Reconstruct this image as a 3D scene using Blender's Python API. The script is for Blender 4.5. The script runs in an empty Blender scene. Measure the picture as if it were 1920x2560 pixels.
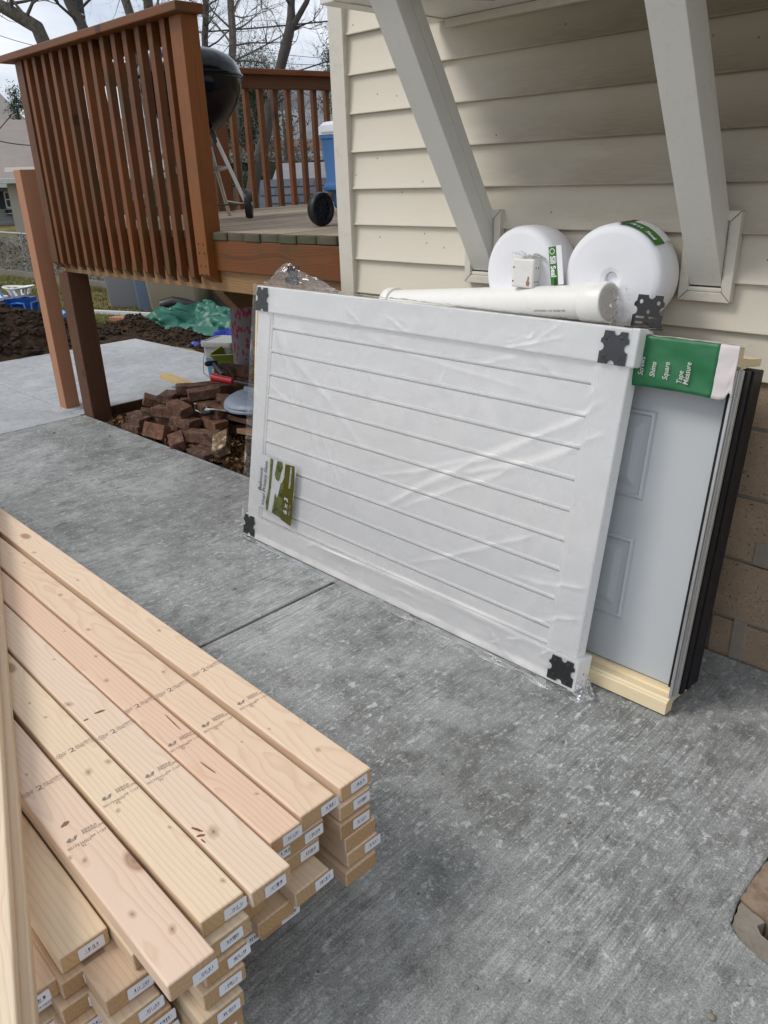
import bpy, bmesh, math, random
import numpy as np
from mathutils import Vector, Matrix, noise as mnoise
random.seed(7)
R = math.radians
S = bpy.context.scene
COL = S.collection

# ------------------------------------------------------------------ camera
yaw, pitch, roll, FPX, CAMH = R(45.313), R(23.211), R(1.925), 1950.53, 1.44
fw = Vector((-math.sin(yaw)*math.cos(pitch), math.cos(yaw)*math.cos(pitch), -math.sin(pitch)))
r0 = Vector((math.cos(yaw), math.sin(yaw), 0)); d0 = fw.cross(r0)
rt = math.cos(roll)*r0 + math.sin(roll)*d0
dn = -math.sin(roll)*r0 + math.cos(roll)*d0
cd = bpy.data.cameras.new('camera'); cam = bpy.data.objects.new('camera', cd); COL.objects.link(cam)
cd.sensor_fit = 'HORIZONTAL'; cd.sensor_width = 36.0; cd.lens = FPX/1920*36.0
cd.clip_start = 0.02; cd.clip_end = 2000
m = Matrix((( rt.x, -dn.x, -fw.x, 0), (rt.y, -dn.y, -fw.y, 0), (rt.z, -dn.z, -fw.z, CAMH), (0, 0, 0, 1)))
cam.matrix_world = m
S.camera = cam

# ------------------------------------------------------------------ world, sun, exposure
SUN_DIR = Vector((-0.50, -0.62, 0.90)).normalized()      # towards the veiled sun
W = bpy.data.worlds.new('World'); S.world = W; W.use_nodes = True
nt = W.node_tree; nt.nodes.clear()
def wn(t): return nt.nodes.new(t)
out = wn('ShaderNodeOutputWorld'); bg = wn('ShaderNodeBackground'); bg2 = wn('ShaderNodeBackground'); mixs = wn('ShaderNodeMixShader')
sky = wn('ShaderNodeTexSky'); sky.sky_type = 'NISHITA'; sky.sun_disc = False
sky.sun_elevation = math.asin(SUN_DIR.z); sky.sun_rotation = math.atan2(SUN_DIR.x, SUN_DIR.y) % (2*math.pi)
sky.air_density = 1.0; sky.dust_density = 1.5
nt.links.new(sky.outputs[0], bg.inputs[0]); bg.inputs[1].default_value = 0.10
tc = wn('ShaderNodeTexCoord'); mp = wn('ShaderNodeMapping'); mp.inputs['Scale'].default_value = (1.0, 1.0, 3.2)
nz = wn('ShaderNodeTexNoise'); nz.inputs['Scale'].default_value = 2.6; nz.inputs['Detail'].default_value = 7; nz.inputs['Roughness'].default_value = .55
nz.inputs['Distortion'].default_value = .4
nt.links.new(tc.outputs['Generated'], mp.inputs[0]); nt.links.new(mp.outputs[0], nz.inputs[0])
cr = wn('ShaderNodeValToRGB'); cr.color_ramp.elements[0].position = .32; cr.color_ramp.elements[1].position = .62
cr.color_ramp.elements[0].color = (.62, .62, .62, 1); cr.color_ramp.elements[1].color = (.97, .97, .97, 1)
nt.links.new(nz.outputs[0], cr.inputs[0])
cc = wn('ShaderNodeValToRGB'); cc.color_ramp.elements[0].color = (.55, .60, .70, 1); cc.color_ramp.elements[1].color = (.84, .87, .92, 1)
cc.color_ramp.elements[0].position = .35; cc.color_ramp.elements[1].position = .66
nt.links.new(nz.outputs[0], cc.inputs[0])
nt.links.new(cc.outputs[0], bg2.inputs[0]); bg2.inputs[1].default_value = 0.86
nt.links.new(cr.outputs[0], mixs.inputs[0]); nt.links.new(bg.outputs[0], mixs.inputs[1]); nt.links.new(bg2.outputs[0], mixs.inputs[2])
nt.links.new(mixs.outputs[0], out.inputs[0])
sl = bpy.data.lights.new('sun', 'SUN'); sun = bpy.data.objects.new('sun', sl); COL.objects.link(sun)
sl.energy = 1.25; sl.angle = R(20); sl.color = (1.0, .96, .90)
sun.rotation_euler = SUN_DIR.to_track_quat('Z', 'Y').to_euler()
S.view_settings.view_transform = 'Standard'; S.view_settings.look = 'None'
S.view_settings.exposure = 0.50; S.view_settings.gamma = 1.0; S.view_settings.use_curve_mapping = False

# ------------------------------------------------------------------ materials
class NT:
    def __init__(s, name):
        s.m = bpy.data.materials.new(name); s.m.use_nodes = True
        s.t = s.m.node_tree; s.t.nodes.clear()
        s.o = s.t.nodes.new('ShaderNodeOutputMaterial')
    def n(s, typ, **kw):
        nd = s.t.nodes.new('ShaderNode'+typ)
        for k, v in kw.items():
            if k.startswith('_'): setattr(nd, k[1:], v)
            else:
                key = int(k[1:]) if k[0] == 'i' and k[1:].isdigit() else k.replace('__', ' ')
                s.set(nd.inputs[key], v)
        return nd
    def set(s, inp, v):
        if isinstance(v, bpy.types.NodeSocket): s.t.links.new(v, inp)
        elif isinstance(v, bpy.types.Node): s.t.links.new(v.outputs[0], inp)
        else:
            if hasattr(inp.default_value, '__len__') and not hasattr(v, '__len__'): v = (v, v, v)
            if hasattr(inp.default_value, '__len__') and len(inp.default_value) == 4 and len(v) == 3: v = (*v, 1)
            inp.default_value = v
    def co(s): return s.n('TexCoord').outputs['Object']
    def mapv(s, v, scale=(1, 1, 1), loc=(0, 0, 0), rot=(0, 0, 0)):
        return s.n('Mapping', Vector=v, Scale=scale, Location=loc, Rotation=rot).outputs[0]
    def noise(s, v, sc, det=4, rough=.55, dist=0):
        return s.n('TexNoise', Vector=v, Scale=sc, Detail=det, Roughness=rough, Distortion=dist).outputs[0]
    def ramp(s, f, *stops, interp='LINEAR'):
        nd = s.n('ValToRGB', Fac=f); c = nd.color_ramp; c.interpolation = interp
        while len(c.elements) < len(stops): c.elements.new(.5)
        for e, (p, col) in zip(c.elements, stops):
            e.position = p
            if not hasattr(col, '__len__'): col = (col, col, col)
            e.color = (*col, 1)
        return nd.outputs[0]
    def step(s, f, a, b): return s.ramp(f, (a, 0.0), (b, 1.0)) if a < b else s.ramp(f, (b, 1.0), (a, 0.0))
    def mix(s, f, a, b, mode='MIX'):
        nd = s.t.nodes.new('ShaderNodeMix'); nd.data_type = 'RGBA'; nd.blend_type = mode
        s.set(nd.inputs[0], f); s.set(nd.inputs[6], a); s.set(nd.inputs[7], b)
        return nd.outputs[2]
    def math(s, op, a, b=0.0):
        nd = s.n('Math', _operation=op); s.set(nd.inputs[0], a); s.set(nd.inputs[1], b); return nd.outputs[0]
    def vadd(s, a, b):
        nd = s.n('VectorMath', _operation='ADD'); s.set(nd.inputs[0], a); s.set(nd.inputs[1], b); return nd.outputs[0]
    def sep(s, v): return s.n('SeparateXYZ', Vector=v).outputs
    def comb(s, x, y, z): return s.n('CombineXYZ', X=x, Y=y, Z=z).outputs[0]
    def rnd(s): return s.n('ObjectInfo').outputs['Random']
    def ocol(s): return s.n('ObjectInfo').outputs['Color']
    def bump(s, h, st=.3, d=.01): return s.n('Bump', Height=h, Strength=st, Distance=d).outputs[0]
    def bsdf(s, col, rough=.6, metal=0, normal=None, spec=.5, **kw):
        b = s.n('BsdfPrincipled', Base__Color=col, Roughness=rough, Metallic=metal, **kw)
        b.inputs['Specular IOR Level'].default_value = spec
        if normal is not None: s.set(b.inputs['Normal'], normal)
        s.t.links.new(b.outputs[0], s.o.inputs[0]); return b

M = {}
def simple(name, col, rough=.55, var=.12, scale=6, bump=0, bscale=60, metal=0, spec=.5, col2=None, thr=(.4, .65), dirt=0, dcol=(.12, .09, .06), dscale=14):
    """plain surface with mottling, optional second tone, fine relief and dirt specks"""
    n = NT(name); c = n.vadd(n.co(), n.n('ObjectInfo').outputs['Location'])
    f = n.noise(c, scale, 5)
    k = 1-var; base = n.mix(f, tuple(x*k for x in col), tuple(min(1, x*(1+var)) for x in col))
    if col2: base = n.mix(n.step(n.noise(c, scale*1.7, 6, .6), *thr), base, col2)
    if dirt: base = n.mix(n.math('MULTIPLY', n.step(n.noise(c, dscale, 8, .7), .54, .74), dirt), base, dcol)
    nm = n.bump(n.noise(c, bscale, 3), bump, .004) if bump else None
    rr = n.ramp(n.noise(c, scale*3, 4), (.3, max(0, rough-.08)), (.7, min(1, rough+.08)))
    n.bsdf(base, rr, metal, nm, spec)
    M[name] = n.m; return n.m

def wood(name, light, dark, ring=38, tint=None, tfac=.0, rough=.65, knots=.5, grain=.5, moss=0, use_ocol=False, var=.25, bump=.25, dirt=0, edge=0, endg=False):
    n = NT(name); co = n.co(); rnd = n.rnd()
    off = n.math('MULTIPLY', rnd, 37.0)
    x, y, z = n.sep(co)
    xo = n.math('ADD', x, off)
    # knots in the board plane
    kv = n.comb(n.math('MULTIPLY', xo, 4.2), n.math('MULTIPLY', n.math('ADD', y, n.math('MULTIPLY', rnd, 3.1)), 9.0), 0.0)
    vor = n.n('TexVoronoi', Vector=kv, Scale=1.0, _voronoi_dimensions='2D'); kd = vor.outputs['Distance']
    ksel = n.step(n.sep(vor.outputs['Color'])[0], 1-knots, 1-knots+.02)
    near = n.math('MULTIPLY', n.ramp(kd, (.0, 1.0), (.38, 0.0)), ksel)
    wob = n.noise(n.comb(n.math('MULTIPLY', xo, 2.2), n.math('MULTIPLY', y, 6.0), z), 1.0, 3, .5)
    wob2 = n.noise(n.comb(n.math('MULTIPLY', xo, 9.0), n.math('MULTIPLY', y, 60.0), n.math('MULTIPLY', z, 60.0)), 1.0, 3, .5)
    zc = n.math('ADD', z, n.math('ADD', n.math('MULTIPLY', n.math('SUBTRACT', wob, .5), .11), n.math('MULTIPLY', near, .028)))
    zc = n.math('ADD', zc, n.math('MULTIPLY', n.math('SUBTRACT', rnd, .5), .09))
    yc = n.math('ADD', n.math('ADD', y, n.math('MULTIPLY', n.math('SUBTRACT', wob2, .5), .004)), n.math('MULTIPLY', n.math('SUBTRACT', n.math('FRACT', n.math('MULTIPLY', rnd, 7.3)), .5), .1))
    rad = n.math('SQRT', n.math('ADD', n.math('MULTIPLY', yc, yc), n.math('MULTIPLY', zc, zc)))
    saw = n.math('FRACT', n.math('MULTIPLY', n.math('ADD', rad, n.math('MULTIPLY', n.noise(co, 1.3, 1), .02)), ring*4))
    rg = n.ramp(saw, (0.0, 0.0), (.55, .25), (.86, 1.0), (1.0, 0.0))
    fine = n.noise(n.comb(n.math('MULTIPLY', xo, 8.0), n.math('MULTIPLY', y, 420.0), n.math('MULTIPLY', z, 420.0)), 1.0, 2, .6)
    f = n.math('ADD', n.math('MULTIPLY', rg, grain*.55), n.math('MULTIPLY', n.math('SUBTRACT', fine, .5), grain*.7))
    big = n.noise(n.comb(n.math('MULTIPLY', xo, 1.4), n.math('MULTIPLY', y, 9.0), n.math('MULTIPLY', z, 9.0)), 1.0, 3)
    f = n.math('ADD', f, n.math('MULTIPLY', n.math('SUBTRACT', big, .5), var*1.6))
    if use_ocol:
        oc = n.ocol(); lightc = oc; darkc = n.mix(1.0, oc, dark, 'MULTIPLY')
    else:
        lightc = n.mix(rnd, light, tuple(c*(1-var) for c in light)); darkc = dark
    nd = n.t.nodes.new('ShaderNodeClamp'); n.set(nd.inputs[0], f)
    col = n.mix(nd.outputs[0], lightc, darkc)
    kcol = n.ramp(kd, (.0, .30), (.05, .75), (.085, .45), (.125, 1.0))
    kmask = n.math('MULTIPLY', n.ramp(kd, (.0, 1.0), (.10, .9), (.16, 0.0)), ksel)
    col = n.mix(n.math('MULTIPLY', kmask, .8), col, n.mix(1.0, n.mix(.55, lightc, darkc), n.mix(1.0, kcol, (.75, .55, .42), 'MULTIPLY'), 'MULTIPLY'))
    if moss:
        ms = n.noise(n.vadd(co, n.comb(off, 0.0, off)), 5.0, 6, .65)
        ms2 = n.noise(n.vadd(co, n.comb(0.0, off, off)), 2.3, 5, .65)
        col = n.mix(n.math('MULTIPLY', n.step(ms, .5, .68), moss), col, (.055, .062, .018))
        col = n.mix(n.math('MULTIPLY', n.step(ms2, .5, .7), .55*min(1, moss*2)), col, (.03, .014, .008))
    if endg:
        nx = n.sep(n.n('TexCoord').outputs['Normal'])[0]
        em = n.math('GREATER_THAN', n.math('ABSOLUTE', nx), .8)
        sawm = n.ramp(n.noise(n.comb(0.0, n.math('MULTIPLY', y, 300.0), n.math('MULTIPLY', z, 300.0)), 1.0, 3), (.35, .86), (.65, 1.0))
        col = n.mix(em, col, n.mix(1.0, n.mix(1.0, col, (.78, .66, .50), 'MULTIPLY'), sawm, 'MULTIPLY'))
    if edge:
        em = n.math('LESS_THAN', x, edge)
        col = n.mix(n.math('MULTIPLY', em, n.ramp(n.noise(co, 14, 4), (.3, .95), (.7, .7))), col, n.mix(rnd, (.036, .034, .02), (.030, .042, .012)))
    if dirt:
        dm = n.noise(n.vadd(co, n.comb(off, off, 0.0)), 7.0, 8, .7)
        col = n.mix(n.math('MULTIPLY', n.step(dm, .52, .75), dirt), col, (.05, .04, .03))
    h = n.math('ADD', n.math('MULTIPLY', rg, .4), fine)
    n.bsdf(col, rough, 0, n.bump(h, bump, .0012), .35)
    M[name] = n.m; return n.m

wood('lumber', (.7, .5, .33), (.76, .63, .50), ring=24, knots=.06, grain=.7, use_ocol=True, var=.14, rough=.6, bump=.10, endg=True)
wood('cedar_stain', (.205, .064, .014), (.046, .015, .006), ring=30, knots=.18, grain=.8, moss=.45, var=.45, rough=.5, bump=.3)  # moss staining, raised as well to darken baluster sides that stand in shade
wood('cedar_clean', (.255, .084, .017), (.105, .032, .008), ring=30, knots=.16, grain=.7, moss=.16, var=.3, rough=.45, bump=.3)
wood('deck_grey', (.40, .315, .235), (.17, .125, .085), ring=45, knots=.12, grain=.9, moss=.08, var=.35, rough=.8, dirt=.3, edge=-1.876)
wood('new_post', (.46, .225, .125), (.34, .14, .066), ring=22, knots=.06, grain=.5, var=.15, rough=.65, dirt=.06)
wood('dark_post', (.115, .05, .025), (.045, .018, .010), ring=30, knots=.12, grain=.8, moss=.12, var=.35, rough=.75)
wood('raw_beam', (.33, .19, .085), (.14, .075, .03), ring=24, knots=.2, grain=.8, moss=.15, var=.3, dirt=.3)
wood('pine_jamb', (.78, .65, .42), (.66, .49, .26), ring=16, knots=0, grain=.35, var=.1, rough=.55, bump=.08, dirt=.05)
wood('scrap_yellow', (.62, .44, .20), (.45, .29, .12), ring=26, knots=.2, grain=.6, var=.2)
wood('weathered', (.24, .21, .18), (.11, .095, .08), ring=40, knots=.25, grain=.9, moss=.1, var=.4, dirt=.3)
wood('fence_wood', (.15, .125, .09), (.06, .05, .036), ring=40, knots=.2, grain=.9, moss=.3, var=.45)

simple('vinyl_white', (.91, .90, .88), .32, .015, 3, bump=.03, bscale=220)
simple('pvc_white', (.80, .785, .74), .35, .03, 4, dirt=.12, dcol=(.35, .27, .18), dscale=30)
simple('pvc_cap_face', (.52, .49, .44), .5, .05, 30, dirt=.95, dcol=(.14, .08, .05), dscale=60)
simple('trim_grey', (.66, .645, .595), .42, .05, 5, bump=.05, bscale=90, dirt=.12, dscale=60)
simple('trim_cream', (.60, .565, .485), .42, .04, 6, dirt=.22, dcol=(.16, .10, .05), dscale=24)
simple('soffit_white', (.62, .61, .57), .5, .06, 5, dirt=.25, dscale=16)
simple('gap_dark', (.02, .018, .016), .9, .1)
simple('black_metal', (.012, .012, .013), .38, .25, 8, spec=.5)
simple('plate_film', (.035, .037, .042), .42, .25, 12)
simple('black_vinyl', (.010, .010, .014), .5, .3, 5, spec=.3)
simple('black_plastic', (.014, .014, .015), .45, .3, 9, dirt=.2, dcol=(.1, .09, .08))
simple('aluminium', (.58, .59, .60), .34, .06, 12, metal=.85)
simple('dull_aluminium', (.52, .51, .47), .45, .12, 12, metal=.6, dirt=.25)
simple('door_steel', (.47, .49, .50), .5, .02, 3)
simple('foam_white', (.80, .80, .825), .6, .03, 14, bump=.10, bscale=130)
simple('board_white', (.62, .57, .56), .8, .06, 5)
simple('green_print', (.012, .135, .045), .5, .12, 7)
simple('label_green', (.03, .17, .02), .5, .1, 8)
simple('ink', (.035, .03, .03), .8, .3, 200)
simple('stamp_ink', (.25, .19, .15), .9, .55, 260)
simple('white_print', (.83, .83, .82), .6, .05)
simple('paper', (.82, .82, .84), .5, .04)
simple('olive_print', (.15, .135, .012), .4, .1, 10)
simple('cooler_blue', (.058, .17, .385), .38, .08, 4, bump=.1, bscale=160)
simple('cooler_white', (.74, .76, .82), .4, .04, 4, dirt=.1)
simple('toy_blue', (.016, .09, .40), .35, .1, 5)
simple('toy_light_blue', (.10, .30, .68), .35, .1, 5)
simple('basket_white', (.72, .72, .68), .45, .06, 7, dirt=.15)
simple('bin_grey', (.20, .205, .215), .5, .08, 4, dirt=.15)
simple('bin_blue', (.115, .15, .21), .5, .08, 4)
simple('bin_tan', (.27, .23, .16), .5, .08, 4, dirt=.12)
simple('lid_blue_grey', (.20, .245, .31), .5, .12, 6, dirt=.6, dcol=(.10, .085, .065), dscale=16)
simple('bucket_grey', (.42, .42, .40), .5, .1, 8, dirt=.5, dscale=12)
simple('bucket_blue', (.12, .25, .40), .5, .2, 8, dirt=.2)
simple('bucket_green', (.17, .20, .02), .4, .1, 6, dirt=.2)
simple('tool_red', (.42, .012, .02), .38, .1, 8)
simple('steel_dark', (.06, .055, .05), .5, .25, 20, metal=.5, dirt=.3, dcol=(.1, .05, .02))
simple('chrome', (.62, .62, .62), .2, .05, 10, metal=1)
simple('enamel', (.002, .0025, .004), .10, .2, 4, spec=.24)
simple('mortar', (.27, .26, .235), .9, .15, 14, bump=.4, bscale=120)
simple('roof_tan', (.27, .235, .215), .9, .2, 2.5, bump=.3, bscale=9)
simple('roof_grey', (.22, .23, .245), .9, .2, 2, bump=.3, bscale=9)
simple('roof_blue', (.105, .115, .14), .9, .3, 5)
simple('roof_light', (.21, .215, .225), .9, .2, 5)
simple('house_grey', (.30, .31, .31), .7, .06, 2)
simple('house_beige', (.42, .38, .32), .7, .08, 2)
simple('house_brown', (.17, .11, .085), .9, .2, 3)
simple('gutter_white', (.6, .61, .6), .5, .05)
simple('window_dark', (.02, .025, .03), .12, .2, 3)
simple('shutter', (.012, .022, .03), .6, .2, 8)
simple('bark', (.115, .10, .082), .95, .3, 9, bump=.7, bscale=30, col2=(.06, .052, .04))
simple('bark_dark', (.055, .047, .04), .95, .3, 9, bump=.7, bscale=30)
simple('twig', (.13, .115, .10), .95, .3, 5)
simple('pole_dark', (.03, .03, .034), .7, .2, 8)
simple('wire_dark', (.03, .03, .033), .6, .1)
simple('galvanised', (.36, .37, .38), .5, .15, 20, metal=.4)
simple('flag_cloth', (.5, .12, .13), .8, .1)

def leafmat(name, cols, rough=.7, scale=3.0):
    n = NT(name); co = n.co()
    f = n.noise(co, scale, 3); g = n.noise(co, 90, 2)
    k = n.math('ADD', n.math('MULTIPLY', f, .6), n.math('MULTIPLY', g, .4))
    st = [(.30+.40*i/(len(cols)-1), c) for i, c in enumerate(cols)]
    n.bsdf(n.ramp(k, *st), rough, 0, None, .25); M[name] = n.m
leafmat('grass_blades', [(.060, .11, .020), (.13, .17, .038), (.33, .275, .115), (.46, .385, .19)], scale=1.3)
leafmat('dry_leaves', [(.035, .018, .008), (.10, .05, .022), (.20, .11, .05), (.30, .19, .09)], scale=20)
leafmat('hedge_dry', [(.05, .045, .025), (.15, .12, .07), (.27, .225, .145), (.36, .31, .21)], scale=4)
leafmat('needles', [(.012, .028, .012), (.028, .055, .02), (.055, .085, .03)], scale=5)
leafmat('soil', [(.016, .010, .006), (.034, .020, .012), (.062, .038, .021)], rough=.95, scale=12)

# soil sheet with relief
n = NT('dirt'); co = n.co(); a = n.noise(co, 9, 8, .7); b = n.noise(co, 1.7, 4)
col = n.ramp(a, (.3, (.018, .012, .008)), (.5, (.045, .029, .018)), (.7, (.10, .066, .04)))
n.bsdf(n.mix(b, col, n.mix(1.0, col, (.75, .7, .62), 'MULTIPLY')), .95, 0, n.bump(a, .5, .007), .1); M['dirt'] = n.m
# lawn sheet
n = NT('lawn'); co = n.co(); a = n.noise(co, 1.1, 5); b = n.noise(co, 26, 6, .75)
col = n.mix(n.step(a, .42, .6), (.30, .235, .11), (.085, .11, .03))
n.bsdf(n.mix(b, n.mix(1.0, col, (.45, .42, .36), 'MULTIPLY'), col), .95, 0, n.bump(b, .5, .007), .1); M['lawn'] = n.m

# concrete
def concrete(name, dark, mid, light, spot=.5, broom=.5):
    n = NT(name); co = n.vadd(n.co(), n.n('ObjectInfo').outputs['Location'])
    big = n.noise(co, 1.15, 5, .6, .3); md = n.noise(co, 4.4, 10, .74, .4); sm = n.noise(n.mapv(co, (1, .72, 1)), 17, 8, .78, .3)
    fine = n.noise(co, 75, 5, .75); grit = n.noise(co, 230, 3, .75)
    bro = n.noise(n.mapv(co, (190, 6, 1), rot=(0, 0, R(-2))), 1.0, 4, .68)
    bro2 = n.noise(n.mapv(co, (80, 4.5, 1), rot=(0, 0, R(-2.6))), 1.0, 5, .68)
    f = n.math('ADD', n.math('ADD', n.math('MULTIPLY', big, .36), n.math('MULTIPLY', md, .38)), n.math('MULTIPLY', sm, .26))
    col = n.ramp(f, (.41, dark), (.50, mid), (.585, light))
    zone = n.step(n.noise(co, 1.7, 4), .36, .62)
    # lime flecks: irregular, drawn out a little along the broom, in two sizes
    v = n.noise(n.mapv(co, (1, .62, 1)), 44, 4, .6, .4); v2 = n.noise(n.mapv(co, (1, .7, 1)), 92, 3, .62, .3)
    fl = n.math('MULTIPLY', n.math('ADD', n.step(v, .575, .67), n.math('MULTIPLY', n.step(v2, .56, .66), .8)), n.math('ADD', .32, n.math('MULTIPLY', zone, .75)))
    fc = n.t.nodes.new('ShaderNodeClamp'); n.set(fc.inputs[0], n.math('MULTIPLY', fl, spot))
    col = n.mix(fc.outputs[0], col, tuple(min(1, c*1.42) for c in light))
    # dark pores and wet-looking mottling
    col = n.mix(n.math('MULTIPLY', n.step(sm, .46, .33), .42), col, tuple(c*.55 for c in dark))
    bz = n.math('MULTIPLY', n.step(n.noise(co, 2.1, 5, .6), .36, .62), broom)
    bl_ = n.math('ADD', n.math('MULTIPLY', bro, .5), n.math('MULTIPLY', bro2, .5))
    col = n.mix(bz, col, n.ramp(bl_, (.36, .08), (.5, .46), (.64, .90)), 'OVERLAY')
    col = n.mix(n.math('MULTIPLY', n.step(fine, .57, .70), .5), col, tuple(c*.45 for c in dark))
    col = n.mix(.62, col, n.ramp(grit, (.3, .02), (.7, .98)), 'SOFT_LIGHT')
    dots = n.n('TexVoronoi', Vector=n.mapv(co, (11, 11, 0)), Scale=1.0, _voronoi_dimensions='2D')
    dm = n.math('MULTIPLY', n.ramp(dots.outputs['Distance'], (0, 1.0), (.028, .8), (.04, 0.0)), n.step(n.sep(dots.outputs['Color'])[1], .86, .88))
    col = n.mix(n.math('MULTIPLY', dm, .8), col, (.03, .027, .022))
    h = n.math('ADD', n.math('ADD', n.math('MULTIPLY', bl_, 1.3), n.math('MULTIPLY', fine, .6)), n.math('MULTIPLY', grit, .5))
    n.bsdf(col, n.ramp(md, (.35, .58), (.7, .84)), 0, n.bump(h, .6, .0035), .35); M[name] = n.m
concrete('concrete', (.155, .158, .148), (.262, .268, .258), (.385, .392, .382), .85, .62)
concrete('concrete_pale', (.29, .298, .298), (.365, .376, .378), (.44, .452, .456), .45, .2)  # paler far slabs: drier concrete plus grazing sky sheen put into the colour
simple('pitch_rust', (.36, .19, .09), .8, .4, 200)
simple('patch_grey', (.27, .235, .19), .9, .2, 20, bump=.4, bscale=90)
simple('paver_brown', (.29, .215, .145), .9, .25, 16, bump=.5, bscale=80, col2=(.17, .12, .08))
simple('paver_grey', (.23, .205, .165), .9, .25, 22, bump=.8, bscale=70, dirt=.6)

# brown split-face foundation block
n = NT('brown_block'); co = n.vadd(n.co(), n.n('ObjectInfo').outputs['Location'])
a = n.noise(co, 5, 6); g = n.n('TexVoronoi', Vector=co, Scale=260.0); pit = n.noise(co, 95, 4, .7)
col = n.ramp(a, (.3, (.27, .195, .132)), (.7, (.39, .29, .20)))
col = n.mix(n.math('MULTIPLY', n.step(n.sep(g.outputs['Color'])[0], .94, .95), .6), col, (.42, .34, .25))
col = n.mix(n.step(pit, .60, .68), col, (.035, .022, .015))
n.bsdf(col, .9, 0, n.bump(pit, .6, .006), .2); M['brown_block'] = n.m

# brick
n = NT('brick'); co = n.co(); rnd = n.rnd(); cr_ = n.vadd(co, n.comb(n.math('MULTIPLY', rnd, 9.0), 0.0, 0.0))
a = n.noise(cr_, 16, 7, .65); b = n.noise(cr_, 130, 3, .7); dd = n.noise(cr_, 26, 6, .7)
col = n.ramp(rnd, (0.0, (.20, .085, .048)), (.35, (.125, .058, .040)), (.65, (.17, .090, .058)), (1.0, (.085, .046, .038)))
col = n.mix(n.step(a, .40, .66), col, (.070, .040, .030))
col = n.mix(n.math('MULTIPLY', n.step(dd, .50, .66), .55), col, (.27, .20, .14))
n.bsdf(col, .92, 0, n.bump(n.math('ADD', a, b), .6, .004), .2); M['brick'] = n.m
n = NT('brick_limed'); co = n.co(); a = n.noise(co, 24, 7, .7); b = n.noise(co, 120, 3)
n.bsdf(n.ramp(a, (.38, (.12, .07, .04)), (.52, (.19, .125, .07)), (.62, (.50, .45, .36))), .92, 0, n.bump(n.math('ADD', a, b), .6, .004), .2); M['brick_limed'] = n.m

# siding: cream vinyl, wood-grain emboss, soot and mildew on the lower edge of the courses beside the vent end
def siding(name, lo, hi):
    n = NT(name); geo = n.n('NewGeometry').outputs['Position']; x, y, z = n.sep(geo); co = n.co(); lx, ly, lz = n.sep(co)
    base = n.mix(n.noise(geo, 2.4, 4), (.575, .525, .43), (.625, .575, .475))
    gr = n.noise(n.comb(n.math('MULTIPLY', x, 14.0), 0.0, n.math('MULTIPLY', z, 230.0)), 1.0, 3, .6)
    st = n.noise(n.comb(n.math('MULTIPLY', x, 1.3), 0.0, n.math('MULTIPLY', z, 6.0)), 1.0, 5, .6)
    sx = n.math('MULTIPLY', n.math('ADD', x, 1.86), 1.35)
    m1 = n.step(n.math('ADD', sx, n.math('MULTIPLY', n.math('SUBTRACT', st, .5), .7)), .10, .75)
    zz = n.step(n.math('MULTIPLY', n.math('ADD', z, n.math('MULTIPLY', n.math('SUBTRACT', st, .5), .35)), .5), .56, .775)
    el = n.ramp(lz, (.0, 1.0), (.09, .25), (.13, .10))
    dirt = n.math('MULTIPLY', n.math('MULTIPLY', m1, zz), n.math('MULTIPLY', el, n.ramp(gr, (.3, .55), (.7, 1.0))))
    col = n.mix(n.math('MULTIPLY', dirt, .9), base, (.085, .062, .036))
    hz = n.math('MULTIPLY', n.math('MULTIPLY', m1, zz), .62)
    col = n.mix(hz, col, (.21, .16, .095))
    sp = n.n('TexVoronoi', Vector=n.comb(n.math('MULTIPLY', x, 9.0), n.math('MULTIPLY', z, 9.0), 0.0), Scale=1.0, _voronoi_dimensions='2D')
    sm = n.math('MULTIPLY', n.ramp(sp.outputs['Distance'], (0, 1.0), (.022, .9), (.035, 0.0)), n.step(n.sep(sp.outputs['Color'])[0], .72, .74))
    col = n.mix(n.math('MULTIPLY', sm, .75), col, (.06, .045, .03))
    n.bsdf(col, .45, 0, n.bump(n.math('ADD', gr, n.math('MULTIPLY', n.noise(geo, 55, 3), .5)), .16, .003), .4); M[name] = n.m
siding('siding_cream', 0, 1)

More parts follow.
